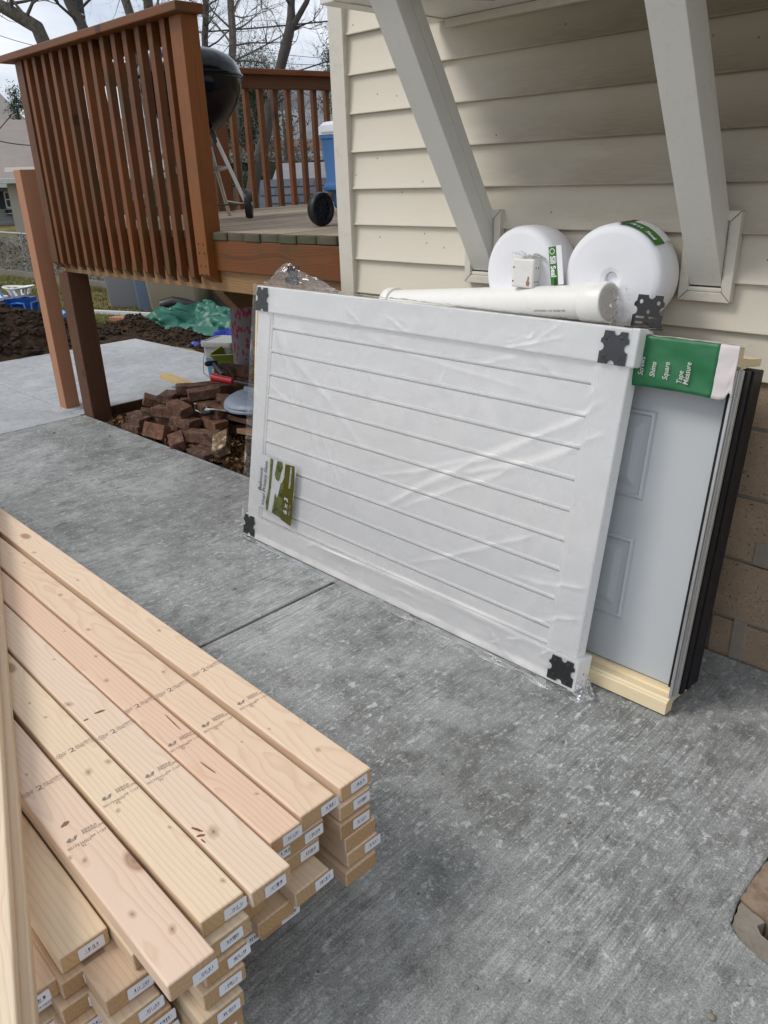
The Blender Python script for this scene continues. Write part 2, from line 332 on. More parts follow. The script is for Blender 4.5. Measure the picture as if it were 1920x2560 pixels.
# clear film
def film(name, haze, crease, bst=.16, streak=.0, fres=1.15):
    n = NT(name); co = n.co()
    w1 = n.noise(n.mapv(co, (3.2, 1, 9), rot=(0, R(35), 0)), 1.0, 5, .6, 1.6)
    w2 = n.noise(n.mapv(co, (16, 1, 7), rot=(0, R(-50), 0)), 1.0, 4, .6, .8)
    rid = n.math('ABSOLUTE', n.math('SUBTRACT', w1, .5)); cre = n.ramp(rid, (0.0, 1.0), (.008, .0))
    rid2 = n.math('ABSOLUTE', n.math('SUBTRACT', w2, .53)); cre2 = n.ramp(rid2, (0.0, 1.0), (.011, .0))
    zone = n.step(n.noise(co, 3.1, 3), .50, .64)
    cc_ = n.math('MULTIPLY', n.math('ADD', cre, n.math('MULTIPLY', cre2, .6)), zone)  # whitened creases that also paint in thin highlights
    nm = n.bump(n.math('ADD', n.math('MULTIPLY', w1, 1.0), n.math('MULTIPLY', w2, .25)), bst, .03)
    tr = n.n('BsdfTransparent', Color=(.995, .997, 1.0)); gl = n.n('BsdfGlossy', Color=(1, 1, 1), Roughness=.09, Normal=nm)
    df = n.n('BsdfDiffuse', Color=(.9, .9, .92), Normal=nm); tl = n.n('BsdfTranslucent', Color=(.9, .9, .92))
    dt = n.n('MixShader', i0=.4, i1=df.outputs[0], i2=tl.outputs[0])
    fr = n.n('Fresnel', IOR=1.42, Normal=nm).outputs[0]
    a = n.n('MixShader', i0=n.math('MULTIPLY', fr, fres), i1=tr.outputs[0], i2=gl.outputs[0])
    sv = n.noise(n.mapv(co, (1.1, 1, 7.5), rot=(0, R(-28), 0)), 1.0, 3, .5, .5); sz = n.step(n.noise(co, 1.6, 2), .42, .62)  # soft diagonal glints painted in as pale diffuse streaks
    hf = n.math('ADD', n.math('ADD', haze, n.math('MULTIPLY', cc_, crease)), n.math('MULTIPLY', n.math('MULTIPLY', n.step(sv, .52, .74), sz), streak))
    b = n.n('MixShader', i0=hf, i1=a.outputs[0], i2=dt.outputs[0])
    n.t.links.new(b.outputs[0], n.o.inputs[0]); M[name] = n.m
film('clear_film', .0, .24, .05, .05, .85)
film('clear_film_skirt', .0, .10, .05, .0, .35)
film('clear_film_bag', .06, .5, .35, .0, 1.2)

# woven tarpaulin
def tarpmat(name, col):
    n = NT(name); co = n.co(); w = n.noise(co, 7, 4, .6, .6)
    n.bsdf(n.mix(w, tuple(c*.8 for c in col), tuple(c*1.15 for c in col)), .42, 0, n.bump(n.noise(co, 34, 4, .6, 1.0), .25, .010), .5); M[name] = n.m
tarpmat('tarp_green', (.003, .115, .070)); tarpmat('tarp_blue', (.02, .045, .45))

# printed cloth: grey with red-pink leafy print
n = NT('print_cloth'); co = n.co(); v = n.n('TexVoronoi', Vector=n.mapv(co, (1, 1, .62)), Scale=32.0); w = n.noise(co, 40, 3, .6, 1.5)
mm = n.step(n.math('ADD', v.outputs['Distance'], n.math('MULTIPLY', n.math('SUBTRACT', w, .5), .5)), .42, .36)
n.bsdf(n.mix(mm, (.22, .20, .20), (.30, .04, .07)), .85, 0, n.bump(w, .2, .003), .2); M['print_cloth'] = n.m

# green lawn photograph printed on the gate card
n = NT('garden_print'); co = n.co(); a = n.noise(co, 120, 6, .8); b = n.noise(co, 22, 3)
n.bsdf(n.ramp(n.math('ADD', n.math('MULTIPLY', a, .7), n.math('MULTIPLY', b, .3)), (.40, (.012, .016, .008)), (.47, (.09, .13, .02)), (.54, (.28, .33, .09)), (.61, (.34, .22, .12))), .4); M['garden_print'] = n.m

# barcode sticker: flat print
n = NT('barcode_print'); co = n.co(); x, y, z = n.sep(co)
bars = n.n('TexWhiteNoise', _noise_dimensions='1D', W=n.math('FLOOR', n.math('MULTIPLY', n.math('ADD', y, n.rnd()), 1500.0))).outputs[0]
inb = n.math('MULTIPLY', n.math('LESS_THAN', n.math('ABSOLUTE', n.math('SUBTRACT', y, .002)), .0125), n.math('LESS_THAN', n.math('ABSOLUTE', n.math('SUBTRACT', z, .0005)), .0032))
dig = n.math('MULTIPLY', n.math('MULTIPLY', n.math('LESS_THAN', n.math('ABSOLUTE', y), .013), n.math('LESS_THAN', n.math('ABSOLUTE', n.math('ADD', z, .0048)), .0009)), n.math('GREATER_THAN', n.n('TexWhiteNoise', _noise_dimensions='1D', W=n.math('FLOOR', n.math('MULTIPLY', y, 1500.0))).outputs[0], .5))
f = n.math('ADD', n.math('MULTIPLY', inb, n.math('GREATER_THAN', bars, .52)), dig)
n.bsdf(n.mix(f, (.78, .78, .82), (.07, .07, .08)), .45); M['barcode_print'] = n.m

# ------------------------------------------------------------------ mesh helpers
def fin(bm, name, mat, parent=None, loc=(0, 0, 0), rot=(0, 0, 0), smooth=False, angle=None):
    me = bpy.data.meshes.new(name); bm.normal_update(); bm.to_mesh(me); bm.free()
    return mesh_obj(me, name, mat, parent, loc, rot, smooth)
def mesh_obj(me, name, mat, parent=None, loc=(0, 0, 0), rot=(0, 0, 0), smooth=False):
    if mat is not None and not me.materials: me.materials.append(M[mat] if isinstance(mat, str) else mat)
    if smooth:
        me.polygons.foreach_set('use_smooth', [True]*len(me.polygons)); me.set_sharp_from_angle(angle=R(42))
    o = bpy.data.objects.new(name, me); COL.objects.link(o)
    o.location = loc; o.rotation_euler = rot
    if parent: o.parent = parent
    return o
def tag(o, label=None, cat=None, group=None, kind=None):
    if label: o['label'] = label
    if cat: o['category'] = cat
    if group: o['group'] = group
    if kind: o['kind'] = kind
    return o
def thing(name, label, cat, loc=(0, 0, 0), rot=(0, 0, 0), group=None):
    o = bpy.data.objects.new(name, None); COL.objects.link(o); o.location = loc; o.rotation_euler = rot
    o.empty_display_size = .05
    return tag(o, label, cat, group)
def bbox(bm, lo, hi, M4=None):
    vs = [bm.verts.new((x, y, z)) for x in (lo[0], hi[0]) for y in (lo[1], hi[1]) for z in (lo[2], hi[2])]
    fs = [bm.faces.new([vs[i] for i in q]) for q in ((0, 1, 3, 2), (4, 6, 7, 5), (0, 4, 5, 1), (2, 3, 7, 6), (0, 2, 6, 4), (1, 5, 7, 3))]
    if M4 is not None:
        for v in vs: v.co = M4 @ v.co
    return vs, fs
def bevel(bm, off, seg=2):
    bmesh.ops.bevel(bm, geom=bm.edges[:], offset=off, segments=seg, affect='EDGES', profile=.5)
_cache = {}
def bar(name, p0, p1, w, t, mat, parent=None, up=(0, 0, 1), bev=.003, seg=2, color=None):
    """a squared timber from p0 to p1: local X runs along it, w across, t thick (towards up); centred on the line"""
    p0 = Vector(p0); p1 = Vector(p1); L = (p1-p0).length; X = (p1-p0)/L
    Z = Vector(up); Z = (Z-X*Z.dot(X)).normalized(); Y = Z.cross(X)
    key = (round(L, 4), round(w, 4), round(t, 4), bev, mat)
    me = _cache.get(key)
    if me is None:
        bm = bmesh.new(); bbox(bm, (-L/2, -w/2, -t/2), (L/2, w/2, t/2))
        if bev: bevel(bm, bev, seg)
        me = bpy.data.meshes.new(name); bm.normal_update(); bm.to_mesh(me); bm.free(); me.materials.append(M[mat]); _cache[key] = me
    o = bpy.data.objects.new(name, me); COL.objects.link(o)
    mm = Matrix((X, Y, Z)).transposed().to_4x4(); mm.translation = (p0+p1)/2
    if parent: o.parent = parent
    o.matrix_local = mm
    if color: o.color = (*color, 1)
    return o
def box(name, lo, hi, mat, parent=None, bev=.003, seg=2, rot=(0, 0, 0)):
    c = (Vector(lo)+Vector(hi))/2; h = (Vector(hi)-Vector(lo))/2
    bm = bmesh.new(); bbox(bm, -h, h)
    if bev: bevel(bm, bev, seg)
    return fin(bm, name, mat, parent, c, rot)
def prism(name, poly, z0, z1, mat, parent=None, loc=(0, 0, 0), rot=(0, 0, 0), bev=0):
    """poly in local XY, extruded from z0 to z1"""
    bm = bmesh.new(); a = [bm.verts.new((x, y, z0)) for x, y in poly]; b = [bm.verts.new((x, y, z1)) for x, y in poly]
    bm.faces.new(a[::-1]); bm.faces.new(b); k = len(poly)
    for i in range(k): bm.faces.new((a[i], a[(i+1) % k], b[(i+1) % k], b[i]))
    bmesh.ops.recalc_face_normals(bm, faces=bm.faces[:])
    if bev: bevel(bm, bev, 2)
    return fin(bm, name, mat, parent, loc, rot)
def extr_x(name, prof, x0, x1, mat, parent=None, loc=(0, 0, 0), rot=(0, 0, 0), closed=True):
    """profile in (y,z), extruded along x"""
    bm = bmesh.new(); a = [bm.verts.new((x0, y, z)) for y, z in prof]; b = [bm.verts.new((x1, y, z)) for y, z in prof]; k = len(prof)
    for i in range(k if closed else k-1): bm.faces.new((a[i], a[(i+1) % k], b[(i+1) % k], b[i]))
    if closed: bm.faces.new(a[::-1]); bm.faces.new(b)
    bmesh.ops.recalc_face_normals(bm, faces=bm.faces[:])
    return fin(bm, name, mat, parent, loc, rot)
def tube_into(bm, pts, rad, nseg=8, cap=True):
    pts = [Vector(p) for p in pts]; rings = []; prev = None
    for i, p in enumerate(pts):
        t = (pts[min(i+1, len(pts)-1)]-pts[max(i-1, 0)])
        if t.length < 1e-9: t = Vector((0, 0, 1))
        t.normalize()
        a = prev if prev is not None else (Vector((0, 0, 1)) if abs(t.z) < .9 else Vector((1, 0, 0)))
        a = (a-t*a.dot(t)); a = a.normalized() if a.length > 1e-6 else t.orthogonal().normalized()
        prev = a; b = t.cross(a); r = rad[i] if hasattr(rad, '__len__') else rad
        rings.append([bm.verts.new(p+(a*math.cos(2*math.pi*k/nseg)+b*math.sin(2*math.pi*k/nseg))*r) for k in range(nseg)])
    for i in range(len(rings)-1):
        for k in range(nseg):
            bm.faces.new((rings[i][k], rings[i][(k+1) % nseg], rings[i+1][(k+1) % nseg], rings[i+1][k]))
    if cap and nseg > 2:
        bm.faces.new(rings[0][::-1]); bm.faces.new(rings[-1])
def tube(name, pts, rad, mat, parent=None, nseg=10, loc=(0, 0, 0), rot=(0, 0, 0), smooth=True):
    bm = bmesh.new(); tube_into(bm, pts, rad, nseg); bmesh.ops.recalc_face_normals(bm, faces=bm.faces[:])
    return fin(bm, name, mat, parent, loc, rot, smooth)
def lathe(name, prof, mat, parent=None, nseg=40, loc=(0, 0, 0), rot=(0, 0, 0), smooth=True, wob=0):
    """profile (r,z) round local Z"""
    bm = bmesh.new(); rings = []
    for r, z in prof:
        if r < 1e-6: rings.append([bm.verts.new((0, 0, z))]); continue
        rings.append([bm.verts.new((r*math.cos(2*math.pi*k/nseg)*(1+wob*math.sin(3*2*math.pi*k/nseg+1)), r*math.sin(2*math.pi*k/nseg)*(1+wob*math.cos(2*2*math.pi*k/nseg)), z)) for k in range(nseg)])
    for A, B in zip(rings, rings[1:]):
        for k in range(nseg):
            k2 = (k+1) % nseg
            if len(A) == 1 and len(B) == 1: continue
            if len(A) == 1: bm.faces.new((A[0], B[k2], B[k]))
            elif len(B) == 1: bm.faces.new((A[k], A[k2], B[0]))
            else: bm.faces.new((A[k], A[k2], B[k2], B[k]))
    bmesh.ops.recalc_face_normals(bm, faces=bm.faces[:])
    return fin(bm, name, mat, parent, loc, rot, smooth)
def grid(name, fn, nu, nv, mat, parent=None, loc=(0, 0, 0), rot=(0, 0, 0), smooth=True, keep=None):
    """surface fn(u,v)->(x,y,z), u,v in 0..1"""
    vs = [fn(i/nu, j/nv) for j in range(nv+1) for i in range(nu+1)]
    fs = [(j*(nu+1)+i, j*(nu+1)+i+1, (j+1)*(nu+1)+i+1, (j+1)*(nu+1)+i) for j in range(nv) for i in range(nu) if keep is None or keep((i+.5)/nu, (j+.5)/nv)]
    me = bpy.data.meshes.new(name); me.from_pydata(vs, [], fs); me.update()
    return mesh_obj(me, name, mat, parent, loc, rot, smooth)
def curve_mesh(cu, name, mat, parent, mw):
    o = bpy.data.objects.new('tmp', cu); COL.objects.link(o)
    dg = bpy.context.evaluated_depsgraph_get(); me = bpy.data.meshes.new_from_object(o.evaluated_get(dg))
    bpy.data.objects.remove(o); me.materials.clear(); me.materials.append(M[mat]); me.name = name
    ob = bpy.data.objects.new(name, me); COL.objects.link(ob)
    if parent: ob.parent = parent
    ob.matrix_local = mw; return ob
def frame(o, x, up, n=None):
    """matrix with local X = x, Y = up, Z = normal, at o"""
    X = Vector(x).normalized(); Y = Vector(up); Y = (Y-X*Y.dot(X)).normalized(); Z = X.cross(Y)
    mm = Matrix((X, Y, Z)).transposed().to_4x4(); mm.translation = Vector(o); return mm
def lettering(body, size, o, x, up, mat, parent, bold=0.0, align='LEFT', shear=0, spacing=1.0, name='lettering', sx=1.0):
    cu = bpy.data.curves.new('t', 'FONT'); cu.body = body; cu.size = size; cu.align_x = align; cu.offset = bold; cu.shear = shear
    cu.space_character = spacing; cu.space_line = .82; cu.resolution_u = 3
    mw = frame(o, x, up) @ Matrix.Diagonal((sx, 1, 1, 1))
    return curve_mesh(cu, name, mat, parent, mw)
def plate_with_holes(name, outline, holes, thick, mat, parent, mw):
    cu = bpy.data.curves.new('p', 'CURVE'); cu.dimensions = '2D'; cu.fill_mode = 'BOTH'; cu.extrude = thick/2
    for poly in [outline]+holes:
        sp = cu.splines.new('POLY'); sp.points.add(len(poly)-1); sp.use_cyclic_u = True
        for pnt, (x, y) in zip(sp.points, poly): pnt.co = (x, y, 0, 1)
    return curve_mesh(cu, name, mat, parent, mw)
def circ(cx, cy, r, a0=0, a1=360, k=14):
    full = abs(a1-a0) >= 360
    return [(cx+r*math.cos(R(a0+(a1-a0)*i/(k if full else k-1))), cy+r*math.sin(R(a0+(a1-a0)*i/(k if full else k-1)))) for i in range(k)]
def fbm(x, y, z=0.0, o=4):
    return mnoise.fractal(Vector((x, y, z)), 1.0, 2.0, o)
def scatter_quads(name, mat, pts, size, parent=None, flat=.4, seed=1, tri=False, aspect=.5):
    """many small leaf-like faces in one mesh; pts = N x 3"""
    rng = np.random.default_rng(seed); P = np.asarray(pts, float); N = len(P)
    a = rng.normal(size=(N, 3)); a[:, 2] *= flat; a /= np.linalg.norm(a, axis=1)[:, None]
    b = np.cross(a, rng.normal(size=(N, 3))*[1, 1, 1]+[0, 0, .01]); b /= np.linalg.norm(b, axis=1)[:, None]
    s = (size[0]+(size[1]-size[0])*rng.random(N))[:, None]
    V = np.stack([P-a*s, P+b*s*aspect, P+a*s, P-b*s*aspect], 1).reshape(-1, 3)
    me = bpy.data.meshes.new(name); me.from_pydata(V.tolist(), [], np.arange(4*N).reshape(-1, 4).tolist())
    return mesh_obj(me, name, mat, parent)

def settle(t, base):
    """move a thing's Empty to its base; its parts were laid out in world coordinates"""
    b = Vector(base); t.location = b
    for ch in t.children: ch.location = Vector(ch.location)-b
    return t

# ================================================================== SETTING: ground, slabs
n_ = 26
def gfn(u, v):
    x = -150+300*u; y = -60+230*v
    return (x, y, -.11)
tag(grid('ground', gfn, 30, 30, 'lawn'), kind='structure')  # lawn tone chosen so the unseen ground behind the camera bounces more light
def lawn_z(x, y): return -.035+.03*fbm(x*.7, y*.7, 3)+.0*x
tag(grid('lawn', lambda u, v: (-34+26.4*u, 1.0+8.0*v, lawn_z(-34+26.4*u, 1.0+8.0*v)), 120, 50, 'lawn'), kind='structure')
tag(grid('lawn', lambda u, v: (-7.6+5.2*u, 3.96+16*v, lawn_z(-7.6+5.2*u, 3.96+16*v)), 40, 60, 'lawn'), kind='structure')
tag(grid('lawn', lambda u, v: (-60+52.4*u, 8.9+60*v, -.06), 40, 40, 'lawn'), kind='structure')
def slab(name, poly, mat, z0=-.10, z1=0.0, bev=.005):
    c = Vector((sum(p[0] for p in poly)/len(poly), sum(p[1] for p in poly)/len(poly), 0))
    return tag(prism(name, [(x-c.x, y-c.y) for x, y in poly], z0, z1, mat, None, c, bev=bev), kind='structure')
slab('concrete_slab', [(-2.045, -7.0), (2.6, -7.0), (2.6, 1.0), (.2, 1.063), (-.222, 1.247), (-.297, 1.268), (-.325, 1.29), (-.336, 1.353), (-.337, 1.42), (-.335, 1.505), (-.345, 2.24), (-2.045, 2.24)], 'concrete')
slab('concrete_slab', [(-5.155, -7.0), (-2.057, -7.0), (-2.057, 2.232), (-5.155, 2.232)], 'concrete')
slab('concrete_slab', [(-7.50, -7.0), (-5.163, -7.0), (-5.163, 2.205), (-7.50, 2.205)], 'concrete_pale')
slab('concrete_slab', [(-7.50, 2.212), (-5.185, 2.212), (-5.185, 3.95), (-7.50, 3.92)], 'concrete_pale')
# worn older pavers with the broken hole at the right edge of the slab
pv = thing('broken_paver', 'old brown broken paver with a dark hole set into the concrete at the right edge', 'paver')
def ragged(poly, amp, step_=.012):
    out_ = []
    for k_, (a, b) in enumerate(zip(poly, poly[1:]+poly[:1])):
        L = math.hypot(b[0]-a[0], b[1]-a[1]); q = max(1, int(min(L, .4)/step_))
        for i_ in range(q):
            f = i_/q; x = a[0]+(b[0]-a[0])*f; y = a[1]+(b[1]-a[1])*f
            out_.append((x+amp*fbm(x*60, y*60, 2), y+amp*fbm(x*60, y*60, 7)))
    return out_
prism('paver_piece', ragged([(-.334, 1.51), (-.337, 1.368), (-.303, 1.357), (-.272, 1.352), (-.235, 1.362), (.25, 1.39), (.25, 2.2), (-.34, 2.2)], .004), -.09, -.004, 'paver_brown', pv)
prism('paver_piece', ragged([(-.333, 1.360), (-.324, 1.291), (-.296, 1.270), (-.222, 1.249), (.2, 1.066), (.25, 1.30), (-.10, 1.312), (-.240, 1.300), (-.272, 1.312), (-.284, 1.328), (-.276, 1.346), (-.303, 1.353)], .004), -.09, -.006, 'paver_grey', pv)
tag(box('hole_floor', (-.34, 1.2, -.13), (.25, 1.5, -.088), 'gap_dark', None, 0), kind='structure')  # near-black floor added so the shallow hole looks deep in shade
settle(pv, (-.1, 1.35, -.09))
tag(grid('bare_soil', lambda u, v: (-5.12+2.68*u, 2.245+4.2*v, -.045+.03*fbm(u*9, v*12, 1)+.02*fbm(u*30, v*40, 2)), 70, 90, 'dirt'), kind='structure')
tag(bar('form_board', (-5.165, 2.40, -.03), (-5.165, 4.0, -.03), .09, .02, 'dark_post', up=(1, 0, 0)), 'dark wooden form board along the edge of the concrete under the deck', 'board')

# ================================================================== HOUSE
YW = 2.248
hs = thing('house', 'cream vinyl sided house with grey diagonal braces under a boxed overhang', 'house')
prof = [(0.004, .142), (-.0095, .010), (-.0125, .006), (-.0130, .0015), (-.0118, 0.0), (-.0010, 0.0005), (.0045, .012)]
for k in range(13):
    bm = bmesh.new(); X0, X1, ns = -2.378, 1.6, 40
    rows = []
    for i in range(ns+1):
        x = X0+(X1-X0)*i/ns
        rows.append([bm.verts.new((x, y+.0016*fbm(x*2.1, k*3.7)*(1 if j in (1, 2, 3, 4) else .3), z+.0016*fbm(x*1.3, k*5.1, 4))) for j, (y, z) in enumerate(prof)])
    for i in range(ns):
        for j in range(len(prof)-1): bm.faces.new((rows[i][j], rows[i+1][j], rows[i+1][j+1], rows[i][j+1]))
    bmesh.ops.recalc_face_normals(bm, faces=bm.faces[:])
    for f in bm.faces:
        f.normal_update()
    o = fin(bm, 'siding_course', 'siding_cream', hs, (0, YW, .886+.1285*k), smooth=True)
# outside corner post of the siding
prism('corner_trim', [(-2.452, 2.222), (-2.378, 2.222), (-2.376, 2.226), (-2.376, 2.258), (-2.44, 2.258), (-2.44, 2.33), (-2.455, 2.33), (-2.455, 2.226)], .88, 2.60, 'trim_cream', hs)
box('wall', (-2.438, 2.262, .885), (3.0, 8.0, 3.4), 'house_beige', hs, 0)
box('roof', (-2.7, 1.6, 3.4), (3.2, 8.3, 3.52), 'roof_grey', hs, 0)  # out of view, slab added only for its effect on the light
# foundation
box('mortar_bed', (-2.40, 2.262, -.10), (1.7, 2.40, .884), 'mortar', hs, 0)
bl_cache = {}
for r_, (za, zb) in enumerate([(-.08, .122), (.132, .327), (.337, .533), (.543, .741), (.751, .884)]):
    x = -2.40+(.20 if r_ % 2 else 0)
    x -= .4 if r_ % 2 else 0
    while x < 1.6:
        a = max(x, -2.40); b = x+.39
        key = (round(b-a, 3), round(zb-za, 3))
        if key not in bl_cache:
            bm = bmesh.new(); bbox(bm, (-(b-a)/2, -.05, -(zb-za)/2), ((b-a)/2, .05, (zb-za)/2)); bevel(bm, .004, 2)
            me = bpy.data.meshes.new('concrete_block'); bm.to_mesh(me); bm.free(); me.materials.append(M['brown_block']); bl_cache[key] = me
        mesh_obj(bl_cache[key], 'concrete_block', None, hs, ((a+b)/2, 2.302+random.uniform(-.002, .002), (za+zb)/2))
        x += .40
box('mortar_patch', (-.705, 2.2465, .335), (-.60, 2.2525, .41), 'patch_grey', hs, .002)
box('mortar_patch', (-.73, 2.2465, -.03), (-.69, 2.2525, .135), 'patch_grey', hs, .002)
# boxed overhang
ZS = 1.902
box('overhang', (-1.945, 1.75, ZS+.004), (1.6, 2.26, 3.2), 'soffit_white', hs, 0)
box('fascia', (-1.953, 1.742, ZS-.006), (-1.895, 2.232, 2.60), 'trim_grey', hs, .003)
box('fascia', (-1.892, 1.742, ZS-.004), (1.6, 1.80, 2.60), 'trim_grey', hs, .003)
box('soffit_panel', (-1.893, 1.802, ZS-.002), (1.6, 2.232, ZS+.003), 'soffit_white', hs, 0)
box('frieze_strip', (-1.893, 2.218, ZS-.026), (1.6, 2.245, ZS-.003), 'trim_cream', hs, .003)
# the bit of soffit cracks
tube('crack', [(-1.62, 2.12, ZS-.0028), (-1.66, 2.05, ZS-.0028), (-1.65, 2.0, ZS-.0028)], .0012, 'gap_dark', hs, 4)
def brace(xl, xr):
    dy, dz = -.527, .850
    ny, nz = -.850, -.527           # outward normal of the front underside
    xc = (xl+xr)/2
    def P(s, off, x=xc): return (x, 2.236+dy*s-ny*off, 1.128+dz*s-nz*off)
    bar('brace', P(-.12, .0265), P(.96, .0265), .092, .053, 'trim_grey', hs, up=(0, ny, nz), bev=.002)
    bar('brace', P(-.12, .0735), P(.96, .0735), .090, .037, 'trim_grey', hs, up=(0, ny, nz), bev=.002)
    bar('brace_core', P(-.12, .045), P(.96, .045), .080, .02, 'gap_dark', hs, up=(0, ny, nz), bev=0)
    # mitred picture frame of trim round the foot
    x0, x1, z0, z1, w = xl-.025, xr+.032, 1.092, 1.331, .026
    fr = [[(x0, z0), (x1, z0), (x1-w, z0+w), (x0+w, z0+w)], [(x0, z1), (x0+w, z1-w), (x1-w, z1-w), (x1, z1)], [(x0, z0), (x0+w, z0+w), (x0+w, z1-w), (x0, z1)], [(x1, z0), (x1, z1), (x1-w, z1-w), (x1-w, z0+w)]]
    for q in fr:
        c = (sum(p[0] for p in q)/4, sum(p[1] for p in q)/4)
        q2 = [((x-c[0])*.985, (z-c[1])*.985) for x, z in q]
        prism('brace_trim', q2, 0, .026, 'trim_cream', hs, (c[0], 2.244, c[1]), (R(90), 0, 0), bev=.002)
    box('trim_backing', (x0+.012, 2.232, z0+.012), (x1-.012, 2.262, z1-.012), 'gap_dark', hs, 0)
    box('caulk_bead', (xl-.004, 2.224, 1.118), (xr+.004, 2.236, 1.130), 'trim_cream', hs, .003)
    box('caulk_bead', (xr+.001, 2.222, 1.13), (xr+.007, 2.236, 1.305), 'trim_cream', hs, .002)
brace(-1.777, -1.685); brace(-.995, -.902)
settle(hs, (-2.44, 2.25, -.1))

# ================================================================== DECK
dk = thing('deck', 'reddish brown stained wooden deck with baluster railing and grey weathered floor boards', 'deck')
def dz(y): return 1.2075+.018*(y-2.236)
for i in range(21):
    x = -5.075+i*.1265
    j = random.uniform(-.002, .002)
    bar('deck_board', (x, 2.234+random.uniform(-.004, .003), dz(2.236)+j), (x, 6.03, dz(6.03)+j), .1225, .036, 'deck_grey', dk, bev=.004)
bar('rim_joist', (-5.13, 2.257, 1.118), (-2.46, 2.257, 1.118), .038, .140, 'cedar_stain', dk)
bar('rim_joist', (-5.11, 2.28, 1.12), (-5.11, 6.0, 1.19), .038, .140, 'cedar_stain', dk)
bar('beam', (-5.14, 2.283, .996), (-2.46, 2.283, .996), .038, .098, 'raw_beam', dk)
for i in range(6):
    x = -4.75+i*.42
    bar('joist', (x, 2.305, 1.10), (x, 6.0, 1.16), .038, .13, 'raw_beam', dk, bev=0)  # hidden under the boards, added to keep the underside dark
extr_x('cross_beam', [(2.52, .944), (2.52, .88), (2.61, .785), (5.8, .785), (5.8, .944)], -3.84, -3.745, 'raw_beam', dk)
bar('support_post', (-5.115, 2.31, -.08), (-5.115, 2.31, .947), .138, .138, 'dark_post', dk, up=(0, 1, 0), bev=.006)
bar('support_post', (-5.115, 5.8, -.08), (-5.115, 5.8, 1.1), .138, .138, 'dark_post', dk, up=(0, 1, 0), bev=.006)
def cut_bar(name, x0, w, y0, d, zb, zt, mat, cut, axis='y'):
    """upright with a 45 degree cut foot; local X runs up"""
    key = (name, round(w, 4), round(d, 4), round(zt-zb, 3), mat, axis)
    me = _cache.get(key); L = zt-zb
    if me is None:
        bm = bmesh.new(); vs, fs = bbox(bm, (-L/2, -w/2, -d/2), (L/2, w/2, d/2))
        for v in vs:
            if v.co.x < 0 and v.co.z > 0: v.co.x += cut
        bevel(bm, .002, 2)
        me = bpy.data.meshes.new(name); bm.normal_update(); bm.to_mesh(me); bm.free(); me.materials.append(M[mat]); _cache[key] = me
    o = bpy.data.objects.new(name, me); COL.objects.link(o); o.parent = dk
    Xa = Vector((0, 0, 1)); Za = Vector((0, -1, 0)) if axis == 'y' else Vector((-1, 0, 0)); Ya = Za.cross(Xa)
    mm = Matrix((Xa, Ya, Za)).transposed().to_4x4(); mm.translation = (x0+(w if axis == 'y' else d)/2, y0+(d if axis == 'y' else w)/2, (zb+zt)/2)
    o.matrix_local = mm @ Matrix.Rotation(R(random.uniform(-.25, .25)), 4, 'Z'); return o
for i, x in enumerate([-5.014, -4.907, -4.788, -4.682, -4.568, -4.457, -4.342, -4.230, -4.113, -3.998, -3.886, -3.769, -3.657, -3.545]):
    cut_bar('baluster', x, .040, 2.199, .038, .976, 2.117, 'cedar_stain', .036)
cut_bar('corner_post', -5.137, .089, 2.199, .038, .976, 2.117, 'cedar_stain', .036)
cut_bar('corner_post', -3.462, .094, 2.198, .089, .972, 2.117, 'cedar_clean', .055)
bar('top_rail', (-5.10, 2.258, 2.072), (-3.465, 2.258, 2.072), .038, .088, 'cedar_stain', dk)
bar('cap_rail', (-5.24, 2.222, 2.136), (-3.325, 2.222, 2.136), .142, .038, 'cedar_stain', dk, bev=.005)
# railing along the far left side
zc = lambda y: 2.156+.029*(y-3.8)
bar('cap_rail', (-5.125, 2.36, zc(2.36)), (-5.125, 6.0, zc(6.0)), .142, .038, 'cedar_stain', dk, bev=.005)
bar('top_rail', (-5.112, 2.30, zc(2.3)-.063), (-5.112, 6.0, zc(6)-.063), .038, .088, 'cedar_stain', dk)
for k in range(26):
    y = 2.52+.1295*k
    if abs(y-3.55) < .05: continue
    cut_bar('baluster', -5.172, .038, y, .038, 1.03+.02*(y-2.2), zc(y)-.02, 'cedar_stain', .03, 'x')
cut_bar('rail_post', -5.16, .089, 3.50, .089, 1.05, zc(3.5)-.02, 'cedar_stain', .03, 'x')
settle(dk, (-3.8, 4.1, -.08))
# bolts on the corner post
for zz in (1.03, 1.07, 1.13, 1.17):
    for xx in (-3.435, -3.392):
        o = lathe('nail_head', [(0, .0015), (.0045, .001), (.005, 0)], 'gap_dark', dk, 8, (xx+3.8, 2.1975-4.1, zz+.08), (R(90), 0, 0))

t = bar('fence_post', (-5.425, 2.255, -.06), (-5.425, 2.255, 1.555), .102, .102, 'new_post', up=(0, 1, 0), bev=.004)
tag(t, 'new reddish unstained wooden post standing in the concrete left of the dark deck post', 'post')
tag(lathe('concrete_collar', [(0, .006), (.105, .006), (.125, .002), (.135, -.01)], 'concrete_pale', None, 36, (-5.44, 2.26, .003), wob=.04), kind='structure')

